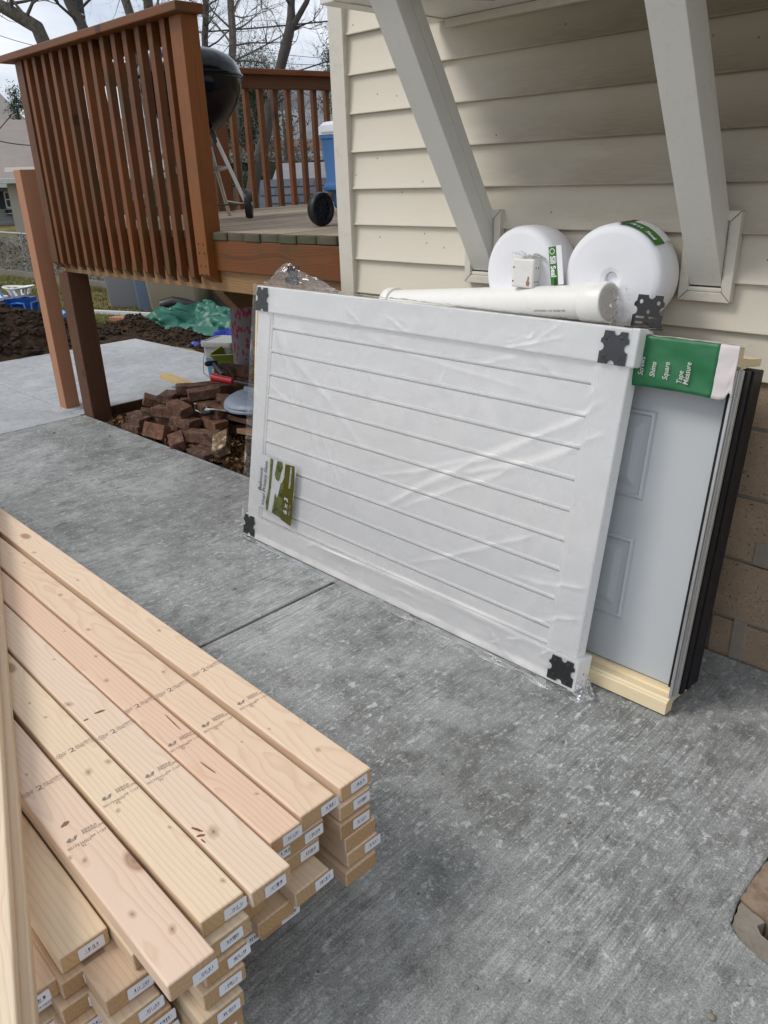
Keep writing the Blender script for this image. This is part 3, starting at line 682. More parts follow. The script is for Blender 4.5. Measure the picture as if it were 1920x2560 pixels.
# ================================================================== WHITE GATE, lying on its side against the house
LG, HG = 1.690, 1.062
gt = thing('gate', 'white vinyl gate wrapped in clear plastic with black corner plates leaning on the house', 'gate', (-.983, 1.738, .010), (-R(10.45), 0, -R(.92)))
for z0 in (0, HG-.100):
    box('rail', (-LG, 0, z0), (0, .077, z0+.100), 'vinyl_white', gt, .006, 3)
for x0, x1 in ((-LG+.004, -LG+.088), (-.112, -.014)):
    box('stile', (x0, .012, .098), (x1, .066, HG-.098), 'vinyl_white', gt, .006, 3)
box('stile_lip', (-.124, .018, .098), (-.110, .060, HG-.098), 'vinyl_white', gt, .002)
box('stile_lip', (-LG+.086, .018, .098), (-LG+.096, .060, HG-.098), 'vinyl_white', gt, .002)
gz_ = [.098]+[.152+.0932*k for k in range(9)]+[HG-.098]
for a, b in zip(gz_, gz_[1:]):
    L = LG-.21; h = b-a
    prof = [(.050, .0), (.030, .0), (.030, .0022), (.0225, .0036), (.0195, .0062), (.0195, .0120), (.0225, .0160), (.0225, h-.0030), (.0245, h-.0012), (.030, h-.0008), (.050, h-.0004)]
    extr_x('plank', prof, -LG+.094, -.122, 'vinyl_white', gt, (0, 0, a))
for x0 in (0,):
    for z0 in (0, HG-.1):
        box('rail_cap', (-.022, -.0018, z0-.0018), (.0035, .0788, z0+.1018), 'vinyl_white', gt, .006, 3)
        lathe('screw_head', [(0, .001), (.002, .0008), (.0025, 0)], 'gap_dark', gt, 8, (.004, .04, z0+.05), (0, R(90), 0))
def plate_outline(w, h, k=10):
    r = .011; o = []
    o += [(-w/2, -h/2)] + circ(-w*.02, -h/2, r, 180, 0, k) + [(w/2, -h/2)]
    o += circ(w/2, h*.02, r*1.05, 270, 90, k) + [(w/2, h*.28), (w/2-.006, h*.34), (w/2-.006, h/2)]
    o += circ(w*.05, h/2, r*.95, 360, 180, k) + [(-w/2+.008, h/2), (-w/2+.006, h*.30), (-w/2, h*.24)]
    o += circ(-w/2, 0, r*1.05, 90, -90, k)
    return o
def plate(x, z, w=.082, h=.088, mat='plate_film', flip=1, y=-.0035, holes=False):
    ol = [(a*flip, b) for a, b in plate_outline(w, h)]
    hl = []
    if holes: hl = [circ(-.024, .024, .0058), circ(.026, .022, .0058), circ(0, -.002, .0055), [(-.034, -.020), (-.008, -.020), (-.008, -.0145), (-.034, -.0145)], [(.004, -.020), (.030, -.020), (.030, -.0145), (.004, -.0145)], [(-.034, -.034), (-.010, -.034), (-.010, -.0285), (-.034, -.0285)], [(.004, -.034), (.026, -.034), (.026, -.0285), (.004, -.0285)]]
    p = plate_with_holes('hinge_plate', ol, hl, .003, mat, gt, frame((x, y, z), (1, 0, 0), (0, 0, 1)))
    if not holes:
        for dx, dzz in ((-.022, -.022), (.024, -.026), (-.024, .024), (.02, .028)):
            lathe('rivet', [(0, .0022), (.0035, .0018), (.005, .0006), (.0055, 0)], mat, gt, 10, (x+dx, y-.0015, z+dzz), (R(90), 0, 0))
    return p
plate(-.062, HG-.056); plate(-.048, .052, .088, .078)
plate(-LG+.047, HG-.052, .078, .092, flip=-1); plate(-LG+.043, .055, .078, .088, flip=-1)
# the outer hinge leaves stand up behind the upper rail
plate(-.030, HG+.048, .086, .084, 'black_metal', 1, .088, True)
box('hinge_flange', (-.072, .050, HG+.001), (.022, .090, HG+.005), 'black_metal', gt, .001)
plate(-LG+.14, HG+.052, .080, .07, 'black_metal', 1, .070, True)
# printed card under the film
def card():
    x0, x1, z0, z1 = -1.612, -1.352, .165, .382
    ang = R(-1.5)
    lab = bpy.data.objects.new('label_card', None); COL.objects.link(lab); lab.parent = gt; lab.location = (-1.600, -.0015, .160); lab.rotation_euler = (0, ang, 0)
    W_, H_ = .262, .225
    def surf(name, x0, x1, z0, z1, mat, y, wave=0):
        return grid(name, lambda u, v: (x0+(x1-x0)*u+(.006*math.sin(v*9) if u > .99 and wave else 0), y-.0010*math.sin(u*5+v*3), z0+(z1-z0)*v), 8, 8, mat, lab)
    return lab
# the card is one mesh (white board) with printed fields as its sub-parts
cb = grid('label_card', lambda u, v: (.250*u, -.0008*math.sin(u*6+v*3), .228*v-.018*u*(1-v)*0), 10, 8, 'white_print', gt, (-1.612, -.0022, .158), (0, R(2.0), 0), smooth=False)
def pr(name, poly, mat, y):
    c = (sum(a for a, b in poly)/len(poly), sum(b for a, b in poly)/len(poly))
    return prism(name, [(a-c[0], b-c[1]) for a, b in poly], 0, .0003, mat, cb, (c[0], y, c[1]), (R(90), 0, 0))
pr('printed_field', [(.183, -.012), (.250, -.020), (.252, .06), (.247, .10), (.249, .16), (.240, .232), (.180, .226)], 'olive_print', -.0016)
pr('printed_photo', [(.078, 0), (.090, 0), (.096, .10), (.098, .225), (.080, .226), (.084, .10), (.072, .03)], 'garden_print', -.0016)
hed = [(.128, 0), (.183, -.010), (.181, .226), (.166, .226), (.160, .20), (.150, .19)]
pr('printed_photo', [(.118, .0), (.183, -.008), (.1815, .10), (.180, .170), (.172, .150), (.160, .135), (.150, .080), (.140, .068), (.130, .090), (.125, .045)], 'garden_print', -.0016)
pr('printed_photo', [(.118, .165), (.125, .150), (.140, .142), (.150, .150), (.155, .180), (.165, .205), (.160, .228), (.128, .226), (.122, .20)], 'garden_print', -.0016)
pr('printed_field', circ(.168, .182, .0085, k=16), 'white_print', -.0022)
U = dict(x=(0, 0, 1), up=(-1, 0, 0))
lettering('Belmont', .0295, (.036, -.0035, .070), U['x'], U['up'], 'ink', cb, .0, shear=.12)
lettering('Vinyl Privacy Gate', .0285, (.064, -.0035, .012), U['x'], U['up'], 'ink', cb, .0, shear=.12, sx=.93)
lettering('6 x 3', .034, (.218, -.003, .020), U['x'], U['up'], 'white_print', cb, .0012, shear=.1)
lettering('YARDWORKS', .0145, (.226, -.003, .132), U['x'], U['up'], 'white_print', cb, .0007, shear=.2)
lettering('WIDE      TALL', .007, (.236, -.003, .022), U['x'], U['up'], 'white_print', cb, .0002)
# clear film bag round the gate
def fwob(x, z, s=0): return .0016*fbm(x*4, z*4, s)+.0012*abs(fbm(x*8+z*7, z*4, s+3))
FOLDS = [(-.90, .36, -.07, .90, .0050, .016), (-.86, .34, -.10, .80, .0030, .010), (-.62, .54, -.05, .79, .0042, .013), (-.95, .47, -.42, .66, .0026, .010), (-1.60, 1.02, -1.20, .42, .0045, .016), (-1.55, .98, -1.36, .54, .0028, .010),
 (-1.45, .82, -.95, .52, .0034, .014), (-1.28, .62, -1.02, .30, .0030, .011), (-1.62, .70, -1.38, .62, .0022, .008), (-1.20, .98, -.30, .86, .0018, .010), (-.75, .20, -.20, .46, .0026, .011), (-1.30, .118, -.10, .105, .0050, .018), (-.55, .92, -.22, 1.03, .0030, .008), (-.35, .98, -.20, .90, .0028, .007), (-.95, 1.02, -.80, .96, .0026, .007), (-1.15, 1.03, -1.05, .97, .0026, .007), (-.30, .30, -.02, .335, .0034, .008), (-.22, .18, -.03, .24, .0028, .007)]
rf = random.Random(3)
for _ in range(46):
    x0, z0 = rf.uniform(-1.66, -.03), rf.choice([rf.uniform(.03, 1.03), rf.uniform(.95, 1.04), rf.uniform(.02, .12)]); a = rf.uniform(-1.2, 1.4); L = rf.uniform(.02, .11)
    if x0 < -1.28 and .1 < z0 < .45: continue
    FOLDS.append((x0, z0, x0+L*math.cos(a), z0+L*math.sin(a), rf.uniform(.0010, .0026), rf.uniform(.003, .006)))
NU, NV = 360, 220
gxx = -LG-.012+(LG+.013)*np.linspace(0, 1, NU+1); gzz = -.018+(HG+.024)*np.linspace(0, 1, NV+1)
GX, GZ2 = np.meshgrid(gxx, gzz); FD = np.zeros_like(GX)
for k_, (x0, z0, x1, z1, A, w) in enumerate(FOLDS):
    dx, dz2 = x1-x0, z1-z0; L2 = dx*dx+dz2*dz2; tt = ((GX-x0)*dx+(GZ2-z0)*dz2)/L2
    bend = .012*np.sin(tt*5+k_)*(L2**.5)
    dd_ = ((GX-x0)*dz2-(GZ2-z0)*dx)/L2**.5+bend
    en = np.clip(1-np.abs(tt*2-1)**3, 0, 1); FD += A*en*np.where(dd_ > 0, np.exp(-(dd_/w)**2), np.exp(-(dd_/(w*.45))**2))*(.75+.25*np.sin(tt*23+k_*2))
def ff(u, v):
    x = -LG-.012+(LG+.013)*u; z = -.018+(HG+.024)*v
    y = -.0065-abs(fwob(x, z))-FD[int(round(v*NV)), int(round(u*NU))]
    lo = max(0, (.05-v)/.05); y -= .010*lo*(1+.8*fbm(x*9, 3))
    return (x, y, z)
fl = grid('plastic_wrap', ff, NU, NV, 'clear_film', gt)
grid('plastic_wrap', lambda u, v: (-LG-.012+(LG+.006)*u, -.0065+.095*v, HG+.006+.006*abs(fbm(u*26, v*3, 8))+.010*(fbm(u*60, v*2, 4) > .35)*v*(1-v)), 200, 6, 'clear_film', gt)
grid('plastic_wrap', lambda u, v: (-LG-.012-.008*abs(fbm(u*9, v*2, 5)), -.006+.088*v, -.012+(HG+.018)*u), 60, 5, 'clear_film', gt)
# loose skirt of film along the ground and a tuft at the lower right corner
grid('plastic_wrap', lambda u, v: (-LG+(LG+.05)*u, -.012-.030*v*(.5+.7*abs(fbm(u*8, 1, 2)))-.012*u*v, -.006+.012*(1-v)+.005*abs(fbm(u*11, v*2, 1))+.004*v), 240, 8, 'clear_film_skirt', gt)
def tuft(u, v):
    a = u*2.2
    return (.012+.052*v*math.cos(a-.9)+.012*fbm(u*4, v*4, 2), -.01+.09*u-.03*v, .004+.062*(1-u*.5)*(1-v)*abs(math.sin(u*7))+.012*abs(fbm(u*8, v*6, 3)))
grid('plastic_wrap', tuft, 26, 12, 'clear_film_bag', gt, smooth=False)
# peaked bag end over the upper left corner and a small bag behind the right leaf
def peak(u, v):
    x = -LG-.012+.50*u
    env = (min(1, .35+u/.20) if u < .14 else max(0, 1-(u-.14)/.86)**1.0)
    return (x+.06*v*(1-u)*.5, .020+.055*v+.012*fbm(u*7, v*5, 1), HG-.005+(.015*(1-u)+.092*env)*v+.006*fbm(u*12, v*6, 2))
grid('plastic_wrap', peak, 44, 16, 'clear_film_bag', gt)
grid('plastic_wrap', lambda u, v: peak(u, v)[:1]+(.105-.03*v+.012*fbm(u*6, v*4, 7),)+peak(u, v)[2:], 44, 16, 'clear_film_bag', gt)
def sbag(u, v): return (-.135+.062*u+.01*fbm(u*5, v*5, 3), .08-.02*math.sin(u*3.1)+.01*fbm(u*9, v*9, 1), HG+.002+.112*v*(1-.25*abs(u-.6)*2)+.006*fbm(u*8, v*8, 2))
grid('plastic_wrap', sbag, 14, 16, 'clear_film_bag', gt)

# ================================================================== DOOR lying on its hinge side behind the gate
DL = 1.915
dr = thing('door', 'pale grey panelled door in its pine frame leaning on its side behind the gate', 'door', (-.731, 1.822, .008), (-R(8.3), 0, 0))
def jamb(z0, s):
    prof = [(.0, 0), (.0, .036), (.004, .040), (.010, .041), (.014, .046), (.040, .048), (.044, .052), (.044, .062), (.060, .062), (.060, .050), (.176, .050), (.176, .030), (.050, .030), (.044, .024), (.042, 0)]
    return [(y, z0+s*z) for y, z in prof]
extr_x('jamb', jamb(0, 1), -DL, -.004, 'pine_jamb', dr)
extr_x('jamb', jamb(1.030, -1), -DL, -.004, 'pine_jamb', dr)
box('head_jamb', (-DL-.02, .05, .03), (-DL, .176, 1.0), 'pine_jamb', dr, .002)
box('casing', (-DL-.05, .0, .0), (-DL, .042, 1.03), 'pine_jamb', dr, .003)
box('door_slab', (-DL+.01, .058, .064), (-.008, .102, .966), 'door_steel', dr, .002)
def panel(x0, x1, z0, z1):
    """embossed moulding: nested rectangles with their own depth"""
    steps = [(0, 0), (.004, -.006), (.011, -.008), (.017, .002), (.025, .006), (.032, .001), (.056, -.0050), (.064, -.0050)]
    bm = bmesh.new(); prev = None
    for d, y in steps:
        q = [bm.verts.new(v) for v in ((x0+d, .0575+y, z0+d), (x1-d, .0575+y, z0+d), (x1-d, .0575+y, z1-d), (x0+d, .0575+y, z1-d))]
        if prev:
            for i in range(4): bm.faces.new((prev[i], prev[(i+1) % 4], q[(i+1) % 4], q[i]))
        prev = q
    bm.faces.new(prev); bmesh.ops.recalc_face_normals(bm, faces=bm.faces[:])
    if bm.faces[-1].normal.y > 0: bmesh.ops.reverse_faces(bm, faces=bm.faces[:])
    fin(bm, 'door_panel', 'door_steel', dr)
for z0, z1 in ((.208, .462), (.578, .832)):
    panel(-.90, -.205, z0, z1); panel(-1.68, -1.02, z0, z1); panel(-2.0, -1.78, z0, z1)
# threshold across the foot end
for i, (y0, y1, xo, mt) in enumerate([(.006, .012, .002, 'aluminium'), (.0125, .020, -.001, 'dull_aluminium'), (.0205, .028, .003, 'aluminium'), (.0285, .040, .009, 'dull_aluminium'), (.0405, .050, .004, 'aluminium')]):
    box('threshold_strip', (-.006, y0, .052), (xo, y1, .975), mt, dr, .0015)
for i, (y0, y1, xo) in enumerate([(.052, .078, .012), (.0785, .094, .008), (.0945, .122, .013), (.1225, .172, .010)]):
    box('threshold_body', (-.030, y0, .052), (xo, y1, .972), 'black_vinyl', dr, .003)
box('threshold_edge', (-.038, .1725, .052), (.006, .1755, .972), 'raw_beam', dr, .001)

cbx = thing('cardboard_sleeve', 'torn green and white printed cardboard sleeve over the top corner of the door', 'cardboard', (-.731, 1.822, .008), (-R(8.3), 0, 0))
def cwave(u, v): return -.006-.006*fbm(u*3, v*2, 1)-.004*math.sin(u*4+v)*v
cz0, cz1 = .898, 1.036
def cfront(x0, x1, tear):
    def f(u, v):
        x = x0+(x1-x0)*u
        zb = cz0-.006*math.sin(x*9)+(tear*.045*max(0, u-.45)**1.2*(1+.5*math.sin(u*17)) if tear else .0)
        return (x, cwave(x*4, v), zb+(cz1-zb)*v)
    return f
for nm, x0, x1, tear, mt in (('green_panel', -.30, -.0445, 0, 'green_print'), ('white_panel', -.0445, .004, 1, 'board_white')):
    bmf = grid(nm, cfront(x0, x1, tear), 22, 14, mt, cbx, smooth=True)
    md = bmf.modifiers.new('s', 'SOLIDIFY'); md.thickness = .003; md.offset = 1
grid('top_fold', lambda u, v: (-.30+.304*u, cwave((-.30+.304*u)*4, 1)+.07*v, cz1+.001-.002*v+.003*fbm(u*8, v*2, 9)), 24, 5, 'board_white', cbx)
for body, xx, zz, sz in (('Screws', -.232, .932, .0205), ('Shims', -.199, .932, .0205), ('Square', -.163, .929, .0205), ('Tape\nMeasure', -.124, .924, .0205)):
    lettering(body, sz, (xx, cwave(xx*4, .4)-.0095, zz), (.0, -.02, 1), (-1, 0, 0), 'board_white', cbx, .0001, shear=.18, sx=.82)

# ================================================================== on top of the gate and door
pp = thing('drain_pipe', 'white plastic drain pipe with a dirty end cap lying above the gate', 'pipe')
pa, pb = Vector((-1.128, 2.033, 1.098)), Vector((-2.060, 2.118, 1.008)); pd = (pb-pa).normalized()
tube('pipe', [pa+pd*.02, pb], .0505, 'pvc_white', pp, 40)
def along(nm, prof, mat, o, d, par, nseg=40, wob=0):
    ob = lathe(nm, prof, mat, par, nseg, o); ob.rotation_euler = Vector(d).to_track_quat('Z', 'Y').to_euler(); return ob
along('end_cap', [(.0565, .075), (.0575, .072), (.0575, .006), (.055, .001), (.051, 0)], 'pvc_white', pa, pd, pp)
along('cap_face', [(0, .0005), (.040, .0008), (.043, -.0012), (.051, 0), (.0520, .003)], 'pvc_cap_face', pa, pd, pp)
along('end_ring', [(.0505, .012), (.0585, .012), (.0595, .0), (.0595, -.020), (.056, -.024), (.0505, -.024)], 'pvc_white', pb, pd, pp)
lettering('ASTM D2729  4 IN  SEWER PIPE', .0085, pa+pd*.235+Vector((.0, -.0475, -.0195)), -pd, (0, -.4, 1), 'ink', pp)
settle(pp, pb+Vector((0, 0, -.05)))

def roll(label_, x, y, z, r, w, yaw_, lean, group):
    t = thing('foam_roll', label_, 'foam roll', (x, y, z), (lean, 0, yaw_), group)
    prof = [(.018, -w/2+.02), (.020, -w/2+.004), (.03, -w/2)]
    k = 26
    for i in range(k+1):
        rr = .03+(r-.022-.03)*i/k; prof.append((rr, -w/2-.0009*(i % 2)-.004*math.sin(i/k*3.1)))
    prof += [(r-.012, -w/2+.002), (r-.004, -w/2+.010), (r, -w/2+.024), (r+.0015, 0), (r, w/2-.02), (r-.006, w/2-.006), (r-.02, w/2), (.03, w/2), (.0, w/2)]
    lathe('foam', [(0, -w/2+.02)]+prof, 'foam_white', t, 72, (0, 0, 0), (-R(90), 0, 0), wob=.006)
    tube('core', [(0, -w/2+.016, 0), (0, -w/2+.03, 0)], .017, 'foam_white', t, 20)
    return t
r2 = roll('larger white foam roll behind the dirty end cap of the white pipe', -1.160, 2.142, 1.156, .148, .142, R(5), 0, 'white foam rolls')
r1 = roll('smaller white foam roll behind the small white bracket', -1.476, 2.150, 1.152, .138, .125, R(-4), R(-3), 'white foam rolls')
def wraplabel(t, r, a0, a1, y0, y1, mat, nm='label', lift=.0025):
    return grid(nm, lambda u, v: ((r+lift)*math.sin(a0+(a1-a0)*u), y0+(y1-y0)*v, (r+lift)*math.cos(a0+(a1-a0)*u)), 16, 3, mat, t)
wraplabel(r2, .148, R(8), R(52), -.066, .0, 'label_green')
wraplabel(r2, .148, R(2), R(8), -.066, .05, 'ink')
wraplabel(r2, .148, R(10), R(50), .001, .05, 'paper')
for i, ch in enumerate('Sill Seal'):
    a = R(14+i*3.7); rr = .1515
    if ch != ' ': lettering(ch, .030, (rr*math.sin(a), -.055, rr*math.cos(a)), (math.cos(a), 0, -math.sin(a)), (0, 1, 0), 'white_print', r2, .0006)
# flat paper tag hanging over the right edge of the smaller roll
tagm = box('label', (-.021, -.0012, -.055), (.022, .0012, .055), 'paper', r1, .0005); tagm.location = (.163, -.092, .030); tagm.rotation_euler = (0, R(-10), R(6))
g_ = box('printed_band', (-.0205, -.0018, -.0545), (.004, -.0013, .0545), 'label_green', tagm, 0)
lettering('Sill Seal', .0235, (-.0165, -.0024, .028), (0, 0, -1), (1, 0, 0), 'white_print', tagm, .0007, sx=.85)
plate_with_holes('round_logo', circ(0, 0, .0085, k=20), [circ(0, 0, .0066, k=20)], .0004, 'white_print', tagm, frame((-.009, -.0024, .041), (0, 0, -1), (1, 0, 0)))
lettering('Foam', .008, (.000, -.0024, .026), (0, 0, -1), (1, 0, 0), 'white_print', tagm, 0)
prism('black_band', [(-.006, -.02), (.004, -.02), (.004, .0), (-.003, .0)], 0, .0004, 'ink', tagm, (-.004, -.0020, -.036), (R(90), 0, 0))

bk = thing('post_bracket', 'small white square post bracket in torn clear film standing on the white pipe', 'bracket', (-1.428, 2.052, 1.118), (R(-3), R(2), R(10)))
box('bracket_body', (-.036, -.028, 0), (.036, .050, .084), 'pvc_white', bk, .006, 3)
for zz in (.018, .058):
    for yy in (-.014, .004, .022):
        lathe('screw_hole', [(0, .0006), (.0026, .0005), (.003, 0)], 'gap_dark', bk, 8, (.0361, yy, zz), (0, R(90), 0))
    lathe('screw_hole', [(0, .0006), (.0022, .0005), (.0026, 0)], 'gap_dark', bk, 8, (-.030, -.0282, zz), (R(90), 0, 0))
prism('rust_stain', [(-.005, .0), (.003, -.002), (.006, .008), (.002, .013), (.003, .024), (-.002, .027), (-.003, .014), (-.006, .010)], 0, .0005, 'pitch_rust', bk, (.020, -.0284, .008), (R(90), 0, 0))
grid('film', lambda u, v: (-.040+.09*u+.008*fbm(u*4, v*4, 5), -.03+.066*v, .080+.012*abs(fbm(u*7, v*5, 4))+.022*max(0, .4-u)*2+.018*u*(1-v)), 20, 12, 'clear_film_bag', bk)

# ================================================================== LUMBER
random.seed(21)
pal = [(.72, .55, .375), (.76, .60, .42), (.69, .51, .35), (.74, .58, .41), (.66, .48, .32), (.77, .62, .44), (.71, .53, .36)]
LB = 3.66; ANG = R(-1.2); XD = Vector((math.cos(ANG), math.sin(ANG), 0)); YD = Vector((-math.sin(ANG), math.cos(ANG), 0))
T_, W_ = .0378, .0885
ZTOP = .335
def two_by_four(xe, yc, ztop, color, label, sticker=True, skew=0, off=0, L=LB, sdx=0, group='two by four boards in the stack', w=W_):
    a = ANG+skew; X = Vector((math.cos(a), math.sin(a), 0)); Y = Vector((-math.sin(a), math.cos(a), 0))
    e = Vector((xe, yc, ztop-T_/2))
    t = bar('board', e-X*L, e, w, T_, 'lumber', None, bev=.0042, seg=3, color=color)
    tag(t, label, 'board', group)
    if sticker:
        s = sticker_obj(); s.parent = t; s.location = (L/2+.0006, .018+sdx, random.uniform(-.002, .002)); s.rotation_euler = (R(random.uniform(-3, 3)), 0, 0)
    return t
_st = []
def sticker_obj():
    if not _st:
        bm = bmesh.new(); vs = []
        pts = []
        for cx, cy, a0 in ((.0195, .0095, 0), (-.0195, .0095, 90), (-.0195, -.0095, 180), (.0195, -.0095, 270)):
            pts += [(cx+.003*math.cos(R(a0+i*30)), cy+.003*math.sin(R(a0+i*30))) for i in range(4)]
        a = [bm.verts.new((0.0004, x, z)) for x, z in pts]; bm.faces.new(a)
        bmesh.ops.recalc_face_normals(bm, faces=bm.faces[:])
        me = bpy.data.meshes.new('barcode_sticker'); bm.to_mesh(me); bm.free(); me.materials.append(M['barcode_print']); _st.append(me)
    o = bpy.data.objects.new('barcode_sticker', _st[0]); COL.objects.link(o); return o
# columns from the far (right in the photo) side: centre y, per-layer end x and sideways shifts, top down
cols = [
 ('far right', .812, [(-.926, 0), (-.919, -.011), (-.913, -.017), (-.911, -.009), (-.908, -.008), (-.902, -.020)]),
 ('second', .711, [(-.926, 0), (-.925, -.032), (-.927, -.045), (-.884, -.060), (-.93, -.05), (-.94, -.06)]),
 ('third', .626, [(-.918, 0), (-.93, -.02), (-.95, -.02), (-.96, -.03), (-.91, -.046), (-.93, -.03)]),
 ('fourth', .543, [(-.855, 0), (-.935, .01), (-.925, .0), (-.93, -.015), (-.935, -.02), (-.94, -.02)]),
 ('fifth', .452, [(-.869, 0), (-.853, -.004), (-.846, -.020), (-.841, -.032), (-.830, -.048), (-.84, -.05), (-.85, -.045)]),
 ('sixth', .356, [(-.812, 0), (-.93, .0), (-.919, -.060), (-.900, -.064), (-.896, -.052), (-.90, -.05), (-.91, -.06)]),
 ('seventh', .270, [None, (-1.011, 0), (-.999, -.010), (-.988, -.022), (-.973, -.030), (-.98, -.03), (-.97, -.02)]),
 ('eighth', .178, [None, None, (-1.018, 0), (-1.04, -.01), (-1.02, .01), (-1.03, 0), (-1.02, -.02)]),
 ('ninth', .085, [None, None, (-1.05, 0), (-1.03, 0), (-1.04, .01), (-1.03, 0), (-1.05, 0)]),
]
topcol = {'far right': (.78, .60, .435), 'second': (.755, .57, .405), 'third': (.75, .53, .385), 'fourth': (.765, .60, .455), 'fifth': (.785, .625, .445), 'sixth': (.755, .575, .44), 'seventh': (.76, .60, .415), 'eighth': (.68, .51, .365), 'ninth': (.69, .53, .375)}
toplab = {'far right': 'top tan two by four along the far right edge of the lumber stack', 'second': 'tan two by four with looping grain, second from the far right on top',
 'third': 'pink toned two by four on top with a long dark pitch streak', 'fourth': 'pale two by four on top with a round knot and torn bark near its end',
 'fifth': 'palest yellowish two by four on top of the lumber stack with two small round knots', 'sixth': 'top two by four whose end sticks out farthest over the lower boards',
 'seventh': 'two by four with streaky figure one layer below the board that sticks out farthest', 'eighth': 'lower reddish two by four seen in the gap beside the skewed loose board', 'ninth': 'two by four lying under the skewed loose board in the lower left corner'}
ordn = ['top', 'second', 'third', 'fourth', 'fifth', 'sixth', 'lowest']
tops = {}
under = {'far right': 'the far right tan board', 'second': 'the board with looping grain', 'third': 'the pink toned board', 'fourth': 'the board with the big torn knot', 'fifth': 'the palest yellowish board', 'sixth': 'the board that sticks out farthest', 'seventh': 'the streaky board', 'eighth': 'the lower reddish board', 'ninth': 'the skewed loose board'}
cnt = ['first', 'second', 'third', 'fourth', 'fifth', 'sixth']
nostick = {('far right', 3), ('far right', 5), ('third', 2), ('third', 4), ('fourth', 3), ('fifth', 5), ('sixth', 1), ('sixth', 0)}
for cname, yc, lays in cols:
    first = next(i for i, l in enumerate(lays) if l)
    for i, l in enumerate(lays):
        if not l: continue
        zt = ZTOP-.0392*i
        yoff = (l[0]+.92)*math.tan(ANG)*0
        if i == first: lb, colr = toplab[cname], topcol[cname]
        else:
            lb = f"{cnt[i-first-1]} board down under {under[cname]} in the stack"; c = random.choice(pal); k = random.uniform(.85, 1.0); colr = tuple(q*k for q in c)
        t = two_by_four(l[0], yc+l[1], zt, colr, lb, (cname, i) not in nostick, skew=random.uniform(-.0015, .0015) if i > first else 0, sdx=random.uniform(-.016, .012), w=W_-(.018 if cname == 'third' and i == 0 else .004))
        if i == first: tops[cname] = t
# the sticker half under the farthest board is torn over its edge
s = sticker_obj(); s.parent = tops['sixth']; s.location = (LB/2+.0006, .020, -.0085)
# timber bearers that carry the stack
for x in (-1.75, -3.9):
    o = bar('bearer', (x, -.02, .0505), (x, .92, .0505), .088, .090, 'raw_beam', None)
    tag(o, 'timber bearer under the ' + ('near end' if x > -3 else 'far end') + ' of the lumber stack', 'timber', 'bearers under the lumber')
for k_, (xe, yc, zt, lb) in enumerate([(-.862, .080, .4125, 'upper of two loose boards lying skewed across the stack, far left'), (-.868, .100, .3742, 'lower of two loose boards lying skewed across the stack, far left')]):
    o = two_by_four(xe, yc, zt, [(.78, .63, .46), (.72, .56, .39)][k_], lb, k_ == 0, skew=-R(18.0), L=2.4, group='loose skewed boards', sdx=.02)

# stamps, knots and pitch streaks on the upper faces
def on_top(t, bx, by):
    """board-local point: bx metres in from the end, by across"""
    return Vector((LB/2-bx, by, T_/2+.0005))
def stamp(t, bx2, bxs, full=True):
    o = on_top(t, bx2, -.022)
    x, up = (.06, 1, 0), (-1, .06, 0)
    lettering('2', .021, o+Vector((0, .008, 0)), x, up, 'stamp_ink', t, .0001, sx=1.3)
    lettering('57\n®', .007, o+Vector((-.0075, -.003, 0)), x, up, 'stamp_ink', t, 0)
    lettering('KD-HT\nS-MEE', .0085, o+Vector((-.0085, .024, 0)), x, up, 'stamp_ink', t, 0, sx=.85)
    plate_with_holes('stamp_ring', circ(0, 0, .0075, k=24), [circ(0, 0, .0066, k=24)], .0001, 'stamp_ink', t, frame(o+Vector((-.005, -.012, 0)), x, up))
    lettering('W', .010, o+Vector((-.0018, -.0162, 0)), x, up, 'stamp_ink', t, .0001, sx=.9)
    plate_with_holes('stamp_box', [(0, 0), (.021, 0), (.021, .014), (0, .014)], [[(.0006, .0006), (.0204, .0006), (.0204, .0134), (.0006, .0134)]], .0001, 'stamp_ink', t, frame(o+Vector((-.0015, .0455, 0)), x, up))
    lettering('DFIR-N\nW  L  R', .0052, o+Vector((-.0095, .0472, 0)), x, up, 'stamp_ink', t, 0, sx=.9)
    o = on_top(t, bxs, -.030)
    lettering('SIERRA\nPREMIUM', .0092, o+Vector((-.012, .031, 0)), x, up, 'stamp_ink', t, .0, sx=1.05)
    plate_with_holes('stamp_logo', [(0, 0), (.012, 0), (.018, .010), (.012, .010), (.010, .0055), (.0035, .0055), (.006, .010), (.001, .010), (-.004, .004)], [[(.003, .0016), (.011, .0016), (.0125, .004), (.004, .004)]], .0001, 'stamp_ink', t, frame(o+Vector((-.004, .004, 0)), x, up))
    lettering(random.choice(['0017337010', '0017338048', '0017336022']), .0092, o+Vector((.014, -.006, 0)), x, up, 'stamp_ink', t, 0, sx=.95)
    lettering('92', .0088, o+Vector((.0235, .016, 0)), x, up, 'stamp_ink', t, 0)
    lettering('04 1157', .0092, o+Vector((.013, .038, 0)), x, up, 'stamp_ink', t, 0)
stamp(tops['far right'], .545, .365); stamp(tops['second'], .535, .358); stamp(tops['third'], .545, .365)
stamp(tops['fourth'], .565, .378); stamp(tops['fifth'], .560, .370); stamp(tops['sixth'], .556, .375)
simple('pitch', (.27, .12, .05), .5, .3, 40); simple('bark_red', (.20, .075, .035), .7, .7, 120)
